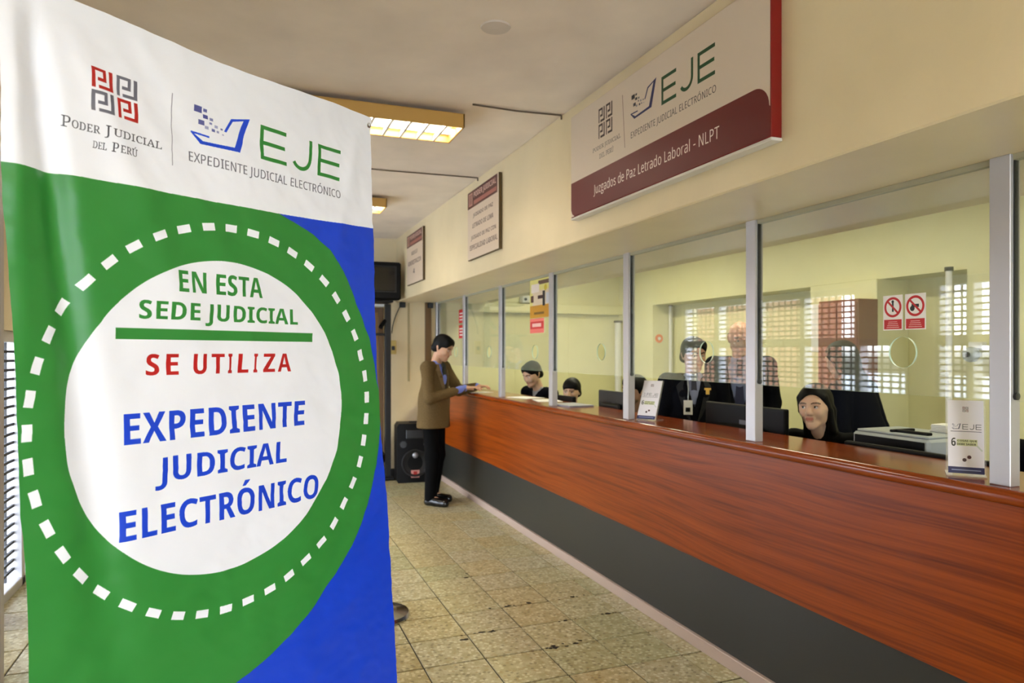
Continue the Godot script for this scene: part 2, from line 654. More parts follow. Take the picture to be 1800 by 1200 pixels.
# a right hand: wrist at the origin, fingers along -z, palm down, thumb to -x; half closed
func hand_geo() -> Geo:
	if hand_shape:
		return hand_shape
	var f := Field.new()
	f.cap(Vector3(0, 0, 0.02), Vector3(0, 0, -0.02), 0.026, 0.030, 0.02, 1.3, Vector3.UP)
	f.cap(Vector3(-0.012, 0, -0.035), Vector3(-0.014, 0.002, -0.078), 0.027, 0.024, 0.015, 1.9, Vector3.UP)
	f.cap(Vector3(0.014, 0, -0.035), Vector3(0.016, 0.001, -0.074), 0.026, 0.022, 0.015, 1.9, Vector3.UP)
	var ln := [0.072, 0.082, 0.076, 0.058]
	for i in 4:
		var x := -0.031 + i * 0.0205
		var r := 0.0092 if i < 3 else 0.0078
		var a := Vector3(x, 0.002, -0.080 if i < 3 else -0.074)
		var b: Vector3 = a + Vector3(x * 0.06, -0.006, -1).normalized() * (ln[i] * 0.45)
		var c: Vector3 = b + Vector3(0, -0.55, -0.85).normalized() * (ln[i] * 0.32)
		var d: Vector3 = c + Vector3(0, -0.85, -0.5).normalized() * (ln[i] * 0.26)
		f.cap(a, b, r, r * 0.95, 0.004); f.cap(b, c, r * 0.95, r * 0.88, 0.003); f.cap(c, d, r * 0.88, r * 0.75, 0.003)
	f.cap(Vector3(-0.022, -0.006, -0.022), Vector3(-0.048, -0.016, -0.052), 0.015, 0.0115, 0.012)
	f.cap(Vector3(-0.048, -0.016, -0.052), Vector3(-0.052, -0.024, -0.082), 0.0105, 0.0085, 0.004)
	hand_shape = f.build(0.0045)
	return hand_shape


func skin_mat() -> StandardMaterial3D:
	var m := mat("skin", Color.WHITE, 0.48)
	m.vertex_color_use_as_albedo = true
	m.subsurf_scatter_enabled = true
	m.subsurf_scatter_strength = 0.12
	return m


# spec: h height, skin, suit, shirt, trousers (colours), hair "short" / "long" / "bald" / "none", hair_color, female, sit (pelvis height, 0 standing),
# lean (forward lean of the chest), head (pitch, yaw, roll), arms [[elbow, wrist] right, left], open (the jacket shows the shirt), cell, tie, collar
func person(called_label: String, at: Vector3, facing: Vector2, s: Dictionary) -> Node3D:
	var o := thing("person", called_label, "person", at, atan2(-facing.x, facing.y))
	var k: float = s.h / 1.70
	var dy: float = (s.sit - 0.93 * k) if s.get("sit", 0.0) > 0.0 else 0.0
	var seated := dy != 0.0
	var lean: float = s.get("lean", 0.0)
	var cell: float = s.get("cell", 0.014)
	var bulk: float = s.get("bulk", 1.0)
	var female: bool = s.get("female", false)
	var J := func(x: float, y: float, z: float) -> Vector3: return Vector3(x * k, y * k + dy, (z - lean * maxf(0.0, y - 0.95)) * k)
	var sw := 0.165 if female else 0.188
	var pel: Vector3 = J.call(0, 0.93, 0); var waist: Vector3 = J.call(0, 1.06, 0.0); var chest: Vector3 = J.call(0, 1.28, 0.0)
	var nb: Vector3 = J.call(0, 1.42, 0.012); var hd: Vector3 = J.call(0, 1.588, -0.035 - s.get("crane", 0.0))
	var arms: Array = s.get("arms", [[Vector3(0.23, 1.12, 0.0), Vector3(0.22, 0.90, -0.14)], [Vector3(-0.23, 1.12, 0.0), Vector3(-0.22, 0.90, -0.14)]])
	var sh := []; var el := []; var wr := []
	for i in 2:
		var q := 1.0 if i == 0 else -1.0
		sh.append(J.call(q * sw, 1.388, 0.0))
		el.append(J.call(arms[i][0].x, arms[i][0].y, arms[i][0].z)); wr.append(J.call(arms[i][1].x, arms[i][1].y, arms[i][1].z))
	var hip := []; var kn := []; var an := []; var toe := []
	for i in 2:
		var q := 1.0 if i == 0 else -1.0
		if seated:
			hip.append(Vector3(q * 0.09, pel.y - 0.03, 0)); kn.append(Vector3(q * 0.11, maxf(0.36, pel.y - 0.10), -0.18)); an.append(Vector3(q * 0.11, 0.085, -0.08))
			toe.append(an[i] + Vector3(0, -0.05, -0.10))
		else:
			var st: float = s.get("stride", 0.0) * q
			hip.append(J.call(q * 0.09, 0.90, 0)); kn.append(J.call(q * 0.095, 0.49, -0.02 - st * 0.4)); an.append(Vector3(q * 0.10, 0.085, 0.02 - st)); toe.append(Vector3(q * 0.12, 0.035, -0.15 - st))
	var hr: Vector3 = s.get("head", Vector3.ZERO)
	var hxf := Transform3D(Basis.from_euler(Vector3(hr.x, hr.y, hr.z)).scaled(Vector3.ONE * k), hd)
	# body: one skin from head to feet, under the clothes
	var f := Field.new()
	f.cap(nb - Vector3(0, 0.03, 0), hd + hxf.basis * Vector3(0, -0.06, 0.015), 0.058 * k * (0.86 if female else 1.0), 0.052 * k * (0.84 if female else 1.0), 0.03)
	f.cap(waist, chest, 0.115 * k, 0.125 * k, 0.04, 1.35)
	f.cap(pel, waist, 0.115 * k, 0.11 * k, 0.04, 1.25)
	for i in 2:
		f.cap(chest + Vector3(0, 0.06, 0), sh[i], 0.06, 0.042, 0.03)
		f.cap(sh[i], el[i], 0.043, 0.036, 0.02); f.cap(el[i], wr[i], 0.036, 0.026, 0.02)
		f.cap(hip[i], kn[i], 0.072, 0.05, 0.03); f.cap(kn[i], an[i], 0.05, 0.035, 0.02); f.cap(an[i], toe[i], 0.034, 0.022, 0.02)
	var skin: Color = s.skin
	var g := Geo.new()
	g.use_col = true
	g.add(f.build(cell * 1.4), Transform3D.IDENTITY, skin)
	g.add(head_geo(female, s.get("head_cell", 0.006)), hxf, skin)
	if s.get("hands", false):
		for i in 2:
			var dir: Vector3 = (wr[i] - el[i]).normalized().lerp(Vector3(0, -0.15, -1), 0.5).normalized()
			var hx := Transform3D(Basis.looking_at(dir, Vector3.UP), wr[i]).scaled_local(Vector3(1 if i == 0 else -1, 1, 1))
			g.add(hand_geo(), hx, skin)
	part("body", g, skin_mat(), o)
	# eyes
	if s.get("eyes", true):
		for q in [-1.0, 1.0]:
			var e := Geo.new()
			var c := Vector3(q * 0.0315, 0.0060, -0.0824)
			e.lathe([Vector2(0, 0.0115), Vector2(0.006, 0.0098), Vector2(0.010, 0.0055), Vector2(0.0115, 0), Vector2(0.010, -0.0055), Vector2(0, -0.0115)], Vector3.ZERO, 14)
			var ev := Geo.new()
			ev.add(e, hxf * Transform3D(Basis.IDENTITY, c))
			var em := part("eye", ev, mat("eye_white", Color(0.86, 0.84, 0.82), 0.25), o)
			var ir := Geo.new()
			ir.lathe([Vector2(0, 0.0032), Vector2(0.003, 0.0026), Vector2(0.0056, 0.0)], Vector3.ZERO, 14, Basis(Vector3.RIGHT, -PI / 2))
			var iv := Geo.new()
			iv.add(ir, hxf * Transform3D(Basis.IDENTITY, c + Vector3(s.get("gaze", 0.0) * 0.004, s.get("gaze_up", 0.0) * 0.002, -0.0092)))
			part("iris", iv, mat("iris", Color(0.07, 0.045, 0.035), 0.2), em)
			if female:
				var ls := Geo.new()
				for j in 6:
					var t0 := -1.0 + j / 3.0
					var t1 := t0 + 1.0 / 3.0
					ls.rod(hxf * (c + Vector3(t0 * 0.0125, 0.0075 - t0 * t0 * 0.004, -0.0105 + absf(t0) * 0.004)), hxf * (c + Vector3(t1 * 0.0125, 0.0075 - t1 * t1 * 0.004, -0.0105 + absf(t1) * 0.004)), 0.0013, 0.0013, 5)
				part("eyelash", ls, mat("lash", Color(0.03, 0.025, 0.025), 0.6), o)
	# hair
	var style: String = s.get("hair", "short")
	if style != "none":
		var hf := Field.new()
		if style == "bald":
			for q in [-1.0, 1.0]:
				hf.cap(Vector3(q * 0.066, 0.018, 0.020), Vector3(q * 0.045, 0.0, 0.075), 0.022, 0.026, 0.02)
			hf.cap(Vector3(-0.04, -0.01, 0.078), Vector3(0.04, -0.01, 0.078), 0.027, 0.027, 0.02)
		else:
			hf.ball(Vector3(0, 0.042, 0.018), 0.099, 0.02, 1.13, Vector3.RIGHT)
			hf.ball(Vector3(0, 0.052, -0.030), 0.076, 0.03, 1.05, Vector3.RIGHT)
			hf.cap(Vector3(-0.04, -0.025, 0.062), Vector3(0.04, -0.025, 0.062), 0.040, 0.040, 0.03)
			if style == "long":
				for q in [-1.0, 1.0]:
					hf.cap(Vector3(q * 0.050, 0.06, -0.020), Vector3(q * 0.076, -0.015, 0.030), 0.028, 0.016, 0.02)
					var bk: float = 0.022 if q > 0.0 else 0.0
					hf.cap(Vector3(q * 0.074, -0.01, 0.036 + bk * 0.3), Vector3(q * 0.066, -0.14, 0.062 + bk), 0.017, 0.026, 0.03)
					hf.cap(Vector3(q * 0.066, -0.14, 0.062 + bk), Vector3(q * 0.078, -0.27, 0.045 + bk), 0.026, 0.014, 0.03)
				hf.cap(Vector3(0, -0.02, 0.060), Vector3(0, -0.22, 0.075), 0.060, 0.055, 0.04, 1.4)
				hf.cut(Vector3(-0.014, 0.002, -0.104), Vector3(0.0, -0.13, -0.085), 0.074, 0.084, 0.012, 1.10, Vector3.RIGHT)
				for q in [-1.0, 1.0]:
					hf.cap(Vector3(0.014, 0.106, -0.058), Vector3(q * 0.064, 0.058, -0.048), 0.017, 0.015, 0.015)
					hf.cap(Vector3(q * 0.064, 0.058, -0.048), Vector3(q * 0.079, -0.015, -0.004), 0.015, 0.014, 0.012)
					if q < 0.0:
						hf.cap(Vector3(q * 0.079, -0.015, -0.004), Vector3(q * 0.078, -0.12, 0.03), 0.014, 0.021, 0.012)
			elif style == "fringe":
				hf.cap(Vector3(-0.05, 0.075, -0.05), Vector3(0.04, 0.06, -0.085), 0.03, 0.022, 0.02)
				for q in [-1.0, 1.0]:
					hf.cap(Vector3(q * 0.070, 0.02, 0.01), Vector3(q * 0.072, -0.03, 0.022), 0.02, 0.016, 0.02)
				hf.cut(Vector3(0, -0.03, -0.12), Vector3(0, -0.12, -0.10), 0.075, 0.07, 0.015)
			else:
				hf.cap(Vector3(-0.045, 0.082, -0.055), Vector3(0.045, 0.082, -0.055), 0.026, 0.026, 0.03)
				for q in [-1.0, 1.0]:
					hf.cap(Vector3(q * 0.070, 0.03, 0.006), Vector3(q * 0.072, -0.018, -0.002), 0.016, 0.010, 0.02)
				hf.cut(Vector3(0, 0.005, -0.135), Vector3(0, -0.10, -0.10), 0.074, 0.072, 0.015, 0.92, Vector3.RIGHT)
				hf.cut(Vector3(-0.1, -0.055, -0.04), Vector3(0.1, -0.055, -0.04), 0.046, 0.046, 0.015)
			if style != "long":
				hf.plane(Vector3(0, -0.074, 0), Vector3(0, -1, -0.35))
		var hg := Geo.new()
		hg.add(hf.build(maxf(0.005, s.get("head_cell", 0.006))), hxf)
		var hc: Color = s.get("hair_color", Color(0.05, 0.042, 0.04))
		var hm := mat("hair" + hc.to_html(), hc.lightened(0.03), 0.6)
		if hm.albedo_texture == null:
			hm.albedo_texture = noise_tex(55, 0.05, Color(0.25, 0.25, 0.25), Color(1, 1, 1), 256, 3)
			hm.uv1_triplanar = true
			hm.uv1_scale = Vector3(14.0, 1.6, 14.0)
			hm.metallic_specular = 0.3
		part("hair", hg, hm, o)
	# shirt
	if s.has("shirt"):
		f = Field.new()
		f.cap(waist, chest, 0.137 * k * bulk, 0.147 * k, 0.04, 1.35)
		f.cap(chest, nb + Vector3(0, -0.01, 0), 0.12 * k, 0.066 * k, 0.04, 1.15)
		f.cap(nb + Vector3(0, -0.02, 0.004), nb + Vector3(0, 0.028, -0.002) * k, 0.070 * k, 0.064 * k, 0.02)
		f.plane(nb + Vector3(0, 0.034, 0) * k, Vector3(0, 1, 0.35))
		if s.get("cuffs", false):
			for i in 2:
				f.cap(el[i].lerp(wr[i], 0.80), el[i].lerp(wr[i], 0.985), 0.037, 0.036, 0.005)
		var cl: Color = s.shirt
		part("shirt", f.build(cell), mat("shirt" + cl.to_html(), cl, 0.75), o)
	if s.has("tie"):
		var tg := Geo.new()
		var zf := -0.147 * k / 1.2 - 0.004
		for y in [[1.435, 1.40, 0.020, 0.026 * s.get("tie_wide", 1.0)], [1.40, 1.05, 0.016 * s.get("tie_wide", 1.0), 0.038 * s.get("tie_wide", 1.0)]]:
			var z0: float = zf + (0.045 if y[0] > 1.41 else 0.028)
			var z1: float = zf + (0.028 if y[1] > 1.3 else -0.004)
			var a: Vector3 = J.call(0, y[0], z0 / k); var b: Vector3 = J.call(0, y[1], z1 / k)
			var wa := Vector3(y[2], 0, 0); var wb := Vector3(y[3], 0, 0); var dz := Vector3(0, 0, 0.012)
			tg.quad(a - wa, a + wa, b + wb, b - wb, Vector3(0, 0, -1)); tg.quad(a - wa + dz, a + wa + dz, b + wb + dz, b - wb + dz, Vector3(0, 0, 1))
			tg.quad(a - wa, a - wa + dz, b - wb + dz, b - wb, Vector3(-1, 0, 0)); tg.quad(a + wa, a + wa + dz, b + wb + dz, b + wb, Vector3(1, 0, 0))
		var tc: Color = s.tie
		part("tie", tg, mat("tie" + tc.to_html(), tc, 0.6), o)
	# jacket
	f = Field.new()
	var low: float = s.get("jacket_low", 0.80)
	f.cap(waist, chest, 0.150 * k * bulk, 0.162 * k, 0.05, 1.32)
	f.cap(J.call(0, low + 0.02, 0), waist, 0.168 * k * bulk, 0.152 * k * bulk, 0.05, 1.28)
	f.cap(chest, nb + Vector3(0, -0.035, 0.012), 0.13 * k, 0.085 * k, 0.05, 1.15)
	for i in 2:
		f.cap(nb + Vector3(0, -0.028, 0.01), sh[i] + Vector3(0, 0.004, 0), 0.062 * k, 0.064 * k, 0.04)
		f.cap(sh[i], el[i], 0.066 * k, 0.056 * k, 0.025); f.cap(el[i], el[i].lerp(wr[i], 0.90), 0.056 * k, 0.044 * k, 0.02)
		# creases at the elbow
		f.ball(el[i] + Vector3(0, 0.02, -0.035), 0.030, 0.02); f.ball(el[i].lerp(sh[i], 0.35) + Vector3(0, 0, -0.03), 0.030, 0.03)
	f.cut(nb + Vector3(0, -0.01, -0.008), nb + Vector3(0, 0.12, -0.03), 0.070 * k, 0.085 * k, 0.01)
	if s.get("open", true):
		f.vee(pel.y + s.get("vee_low", 0.16), nb.y, s.get("vee_w", 0.085), -0.06 * k)
	f.plane(J.call(0, low, 0), Vector3.DOWN)
	var sc: Color = s.suit
	var jm := mat("suit" + sc.to_html(), sc, 0.85)
	jm.metallic_specular = 0.2
	if s.has("weave"):
		tri_map(jm, noise_tex(91, 0.09, s.weave, Color.WHITE, 256, 3), 0.22)
	part("jacket", f.build(cell), jm, o)
	# lapels: two long folded strips beside the opening
	if s.get("open", true) and s.has("lapel"):
		for q in [-1.0, 1.0]:
			var lg := Geo.new()
			var ys := [1.425, 1.36, 1.28, 1.20, 1.10]
			var xs := [0.060, 0.078, 0.064, 0.046, 0.018]
			var ws := [0.018, 0.046, 0.042, 0.032, 0.014]
			for j in 4:
				var za: float = -0.058 - 0.085 * j / 4.0 * (1.6 - 0.6 * j / 4.0); var zb: float = -0.058 - 0.085 * (j + 1) / 4.0 * (1.6 - 0.6 * (j + 1) / 4.0)
				var a: Vector3 = J.call(q * xs[j], ys[j], za - 0.008); var b: Vector3 = J.call(q * (xs[j] + ws[j]), ys[j], za + 0.012)
				var c: Vector3 = J.call(q * (xs[j + 1] + ws[j + 1]), ys[j + 1], zb + 0.012); var d: Vector3 = J.call(q * xs[j + 1], ys[j + 1], zb - 0.008)
				var dz := Vector3(0, 0, 0.02)
				lg.quad(a, b, c, d, Vector3(0, 0, -1)); lg.quad(a + dz, b + dz, c + dz, d + dz, Vector3(0, 0, 1)); lg.quad(a, a + dz, d + dz, d, Vector3(-q, 0, 0)); lg.quad(b, b + dz, c + dz, c, Vector3(q, 0, 0))
			var lc: Color = s.lapel
			part("lapel", lg, mat("lapel" + lc.to_html(), lc, 0.85), o)
	# trousers
	f = Field.new()
	f.cap(pel, waist - Vector3(0, 0.03, 0), 0.130 * k * bulk, 0.120 * k * bulk, 0.04, 1.25)
	for i in 2:
		f.cap(hip[i], kn[i], 0.082 * k, 0.072 * k, 0.03); f.cap(kn[i], an[i] + Vector3(0, 0.0, 0), 0.070 * k, 0.062 * k, 0.03)
	if not seated:
		f.plane(Vector3(0, 0.028, 0), Vector3.DOWN)
	var trc: Color = s.get("trousers", sc)
	mat("trousers" + trc.to_html(), trc, 0.85).metallic_specular = 0.2
	part("trousers", f.build(s.get("low_cell", 0.02)), mat("trousers" + trc.to_html(), trc, 0.85), o)
	for i in 2:
		f = Field.new()
		var ank: Vector3 = an[i]; var te: Vector3 = toe[i]
		var fl := ank.y - 0.085
		f.cap(Vector3(ank.x, fl + 0.04, ank.z + 0.025), Vector3(te.x, fl + 0.036, te.z), 0.046, 0.042, 0.02)
		f.cap(Vector3(ank.x, fl + 0.06, ank.z), Vector3(te.x, fl + 0.038, te.z + 0.06), 0.046, 0.036, 0.02)
		f.plane(Vector3(0, fl, 0), Vector3.DOWN)
		part("shoe", f.build(0.009 if s.has("low_cell") else 0.018), mat("shoe", Color(0.025, 0.022, 0.02), 0.18), o)
	return o


# ---------------------------------------------------------------- the scene
func _ready() -> void:
	view_and_light()
	make_materials()
	shell()
	floor_tiles()
	windows_left()
	outside()
	counter()
	screen()
	for d in [-2.4, 0.35, 4.08, 6.48]:  # first two are out of view, placed to light the banner and near hall
		ceiling_lamp(d)
	for a in [[3.6, 7.0], [3.6, 4.6], [3.6, 2.2], [3.6, -0.2]]:
		unseen_office_lamp(a[0], a[1])
	banner()
	hanging_signs()
	end_wall_things()
	office_things()
	people()
	small_things()


func view_and_light() -> void:
	var cam := Camera3D.new()
	cam.name = "view"
	cam.projection = Camera3D.PROJECTION_FRUSTUM
	cam.near = 0.05
	cam.far = 200.0
	cam.size = 2.0 * cam.near * 600.0 / FPX
	cam.frustum_offset = Vector2(0, cam.near * 18.0 / FPX)
	cam.position = Vector3(0, EYE, 0)
	cam.rotation = Vector3(0, -YAW, 0)
	var at := CameraAttributesPhysical.new()
	at.frustum_focal_length = 24.0
	at.frustum_focus_distance = 1.95
	at.exposure_aperture = 5.0
	cam.attributes = at
	add_child(cam)
	cam.size = 2.0 * cam.near * 600.0 / FPX
	cam.current = true
	var we := WorldEnvironment.new()
	we.name = "surroundings"
	var e := Environment.new()
	e.tonemap_mode = Environment.TONE_MAPPER_LINEAR
	e.tonemap_exposure = 0.82
	e.background_mode = Environment.BG_SKY
	var sk := ProceduralSkyMaterial.new()
	sk.sky_top_color = Color(0.86, 0.92, 1.0)
	sk.sky_horizon_color = Color(0.97, 0.98, 1.0)
	sk.ground_horizon_color = Color(0.75, 0.75, 0.75)
	sk.ground_bottom_color = Color(0.5, 0.5, 0.5)
	sk.sky_energy_multiplier = 4.0
	sk.ground_energy_multiplier = 2.0
	e.sky = Sky.new()
	e.sky.sky_material = sk
	e.sdfgi_enabled = true
	e.ssao_enabled = true
	e.ssil_enabled = true
	we.environment = e
	add_child(we)


func make_materials() -> void:
	tri_map(mat("hall_paint", Color(0.885, 0.815, 0.665), 0.36), noise_tex(3, 0.006, Color(0.95, 0.95, 0.94), Color.WHITE), 2.5)
	tri_map(mat("office_paint", Color(0.875, 0.862, 0.675), 0.5), noise_tex(4, 0.006, Color(0.95, 0.95, 0.94), Color.WHITE), 2.5)
	tri_map(mat("ceiling_paint", Color(0.92, 0.86, 0.795), 0.7), noise_tex(5, 0.012, Color(0.93, 0.93, 0.93), Color.WHITE), 3.0)
	mat("charcoal", Color(0.135, 0.135, 0.115), 0.42)
	mat("skirting", Color(0.66, 0.58, 0.53), 0.35)
	mat("aluminium", Color(0.72, 0.71, 0.72), 0.38, 0.55)
	mat("gasket", Color(0.05, 0.05, 0.05), 0.6)
	mat("black_plastic", Color(0.05, 0.05, 0.053), 0.45).metallic_specular = 0.25
	mat("dark_plastic", Color(0.075, 0.078, 0.082), 0.45)
	mat("grey_plastic", Color(0.66, 0.69, 0.70), 0.4)
	mat("white_plastic", Color(0.86, 0.86, 0.84), 0.4)
	mat("paper", Color(0.90, 0.90, 0.88), 0.8)
	mat("chrome", Color(0.75, 0.75, 0.76), 0.16, 1.0)
	mat("black_metal", Color(0.04, 0.038, 0.036), 0.45, 0.3)
	mat("red_paint", Color(0.62, 0.08, 0.04), 0.35)
	mat("sign_red", Color(0.48, 0.03, 0.02), 0.4)
	mat("lamp_case", Color(0.74, 0.57, 0.27), 0.5)
	mat("lamp_white", Color(0.92, 0.91, 0.88), 0.35)
	mat("grille_iron", Color(0.10, 0.10, 0.11), 0.6)
	mat("brown_panel", Color(0.45, 0.22, 0.09), 0.4)
	mat("navy", Color(0.05, 0.06, 0.10), 0.85)
	var tube := mat("lamp_tube", Color(1, 1, 1), 0.4)
	tube.emission_enabled = true
	tube.emission = Color(1.0, 0.97, 0.9)
	tube.emission_energy_multiplier = 3.0
	var gl := mat("glass", Color(0.86, 0.94, 0.85, 0.06), 0.0)
	gl.transparency = BaseMaterial3D.TRANSPARENCY_ALPHA
	gl.metallic_specular = 0.5
	mat("glass_edge_glint", Color(0.78, 0.88, 0.80), 0.25)  # pale colour stands in for the light caught along the pane edges
	var ac := mat("acrylic", Color(0.95, 0.97, 0.97, 0.10), 0.05)
	ac.transparency = BaseMaterial3D.TRANSPARENCY_ALPHA
	# wood veneer of the counter: long horizontal figure, 8.2 m by 0.7 m in one piece
	var w := 2048
	var h := 384
	var im := Image.create_empty(w, h, false, Image.FORMAT_RGB8)
	var n1 := noise(11, 1.0, FastNoiseLite.TYPE_SIMPLEX_SMOOTH, 4)
	var n2 := noise(12, 1.0, FastNoiseLite.TYPE_SIMPLEX_SMOOTH, 2)
	var dark := Color(0.335, 0.122, 0.012)
	var mid := Color(0.515, 0.222, 0.026)
	var light := Color(0.63, 0.30, 0.055)
	for y in h:
		for x in w:
			var mx := x * 0.004
			var my := y * 0.0019
			var bend := n2.get_noise_2d(mx * 0.35, my * 1.2) * 0.05
			var a := n1.get_noise_2d(mx * 0.5, (my + bend) * 17.0)
			var b := n1.get_noise_2d(mx * 1.6 + 40.0, (my + bend) * 75.0)
			var t := a * 0.42 + b * 0.34
			im.set_pixel(x, y, mid.lerp(light, clampf(t * 1.6, 0.0, 1.0)) if t > 0.0 else mid.lerp(dark, clampf(-t * 1.9, 0.0, 1.0)))
	var veneer := mat("veneer", Color.WHITE, 0.30)
	veneer.metallic_specular = 0.35
	veneer.albedo_texture = ImageTexture.create_from_image(im)
	var top := mat("veneer_top", Color(0.98, 0.92, 0.9), 0.16)
	top.albedo_texture = veneer.albedo_texture
	# terrazzo: pale and dark chips in a yellowish ground
	var tz := Image.create_empty(1024, 1024, false, Image.FORMAT_RGB8)
	var c1 := noise(21, 0.040, FastNoiseLite.TYPE_CELLULAR, 1)
	c1.cellular_return_type = FastNoiseLite.RETURN_CELL_VALUE
	c1.fractal_type = FastNoiseLite.FRACTAL_NONE
	var c2 := noise(22, 0.040, FastNoiseLite.TYPE_CELLULAR, 1)
	c2.seed = 21
	c2.cellular_return_type = FastNoiseLite.RETURN_DISTANCE
	c2.fractal_type = FastNoiseLite.FRACTAL_NONE
	var c3 := noise(23, 0.012, FastNoiseLite.TYPE_SIMPLEX_SMOOTH, 4)
	var c4 := noise(24, 0.16, FastNoiseLite.TYPE_SIMPLEX_SMOOTH, 2)
	for y in 1024:
		for x in 1024:
			var base := Color(0.66, 0.615, 0.46).lerp(Color(0.74, 0.71, 0.58), clampf(0.5 + c3.get_noise_2d(x, y) * 1.5, 0.0, 1.0))
			base = base.lerp(Color(0.52, 0.46, 0.30), clampf(c4.get_noise_2d(x, y) * 1.2 - 0.12, 0.0, 0.6))
			var cv := c1.get_noise_2d(x, y)
			var cd := c2.get_noise_2d(x, y)
			if cd < -0.62:
				if cv > 0.35:
					base = base.lerp(Color(0.87, 0.86, 0.76), 0.6)
				elif cv < -0.72:
					base = base.lerp(Color(0.36, 0.31, 0.20), 0.45)
				elif cv < -0.4:
					base = base.lerp(Color(0.62, 0.52, 0.33), 0.5)
			tz.set_pixel(x, y, base)
	var tzt := ImageTexture.create_from_image(tz)
	for i in 5:
		var t := mat("terrazzo%d" % i, [Color(1, 1, 1), Color(1.0, 0.98, 0.93), Color(0.95, 0.97, 0.93), Color(0.98, 0.95, 0.88), Color(1.0, 1.0, 0.97)][i], 0.34)
		tri_map(t, tzt, 0.9)
	mat("grout", Color(0.22, 0.20, 0.14), 0.9)


# ---------------------------------------------------------------- room shell
func shell() -> void:
	var g := Geo.new()
	g.slab(P(-1.6, -0.2, -4.2), P(5.7, -0.006, END + 0.2))
	var fl := struct("floor", g, mats.grout)
	fl.set_meta("label", "yellowish terrazzo tile floor")
	g = Geo.new()
	g.slab(P(-1.6, CEIL, -4.2), P(5.7, CEIL + 0.2, END + 0.2))
	struct("ceiling", g, mats.ceiling_paint)
	# end wall of the hall and of the office
	g = Geo.new()
	g.slab(P(-1.6, 0, END), P(2.3, CEIL, END + 0.2))
	struct("wall_end", g, mats.hall_paint)
	g = Geo.new()
	g.slab(P(2.3, 0, END), P(5.7, CEIL, END + 0.2))
	g.slab(P(2.3, 2.06, END - 0.10), P(4.9, 2.18, END), 0.004)
	for x in [3.34, 4.12]:
		g.slab(P(x, 0, END - 0.006), P(x + 0.006, 2.06, END))
	struct("wall_office_end", g, mats.office_paint)
	# bulkhead over the counter
	g = Geo.new()
	g.slab(P(1.753, 2.17, -4.0), P(2.9, CEIL, END), 0.006)
	struct("wall_bulkhead", g, mats.hall_paint)
	# office rear wall with a long recess
	g = Geo.new()
	g.slab(P(4.9, 2.15, -4.0), P(5.2, CEIL, END))
	g.slab(P(4.9, 0, 7.84), P(5.2, 2.15, END))
	g.slab(P(4.9, 0, -4.0), P(5.2, 2.15, 3.62))
	g.slab(P(5.2, 0, -4.0), P(5.5, CEIL, END))
	struct("wall_office_rear", g, mats.office_paint)
	g = Geo.new()
	g.slab(P(4.84, 0, 4.35), P(5.2, 2.15, 5.08), 0.006)
	struct("wall_pier", g, mats.office_paint)
	g = Geo.new()
	g.slab(P(2.3, 0, -4.2), P(5.7, CEIL, -4.0))
	struct("wall_office_near", g, mats.office_paint)
	# behind the camera, unseen: wall opening placed to light the banner with daylight
	g = Geo.new()
	g.slab(P(-1.6, 2.35, -4.2), P(2.3, CEIL, -4.0))
	g.slab(P(-1.6, 0, -4.2), P(-0.9, 2.35, -4.0))
	g.slab(P(1.7, 0, -4.2), P(2.3, 2.35, -4.0))
	struct("wall_unseen_entrance", g, mats.hall_paint)
	# left wall: solid near the camera, then the run of barred windows
	g = Geo.new()
	g.slab(P(-1.6, 0, -4.2), P(-1.34, CEIL, 4.05))
	g.slab(P(-1.6, 2.22, 4.05), P(-1.34, CEIL, END))
	g.slab(P(-1.6, 0, 8.62), P(-1.34, 2.22, END))
	g.slab(P(-1.6, 1.68, 4.66), P(-1.34, 2.22, 5.55))
	g.slab(P(-1.6, 0, 4.66), P(-1.34, 1.68, 4.95))
	struct("wall_left", g, mats.hall_paint)
	g = Geo.new()
	g.slab(P(1.60, 0, END - 0.012), P(2.2, 0.10, END), 0.003)
	struct("baseboard_end", g, mat("skirting_dark", Color(0.07, 0.06, 0.05), 0.4))


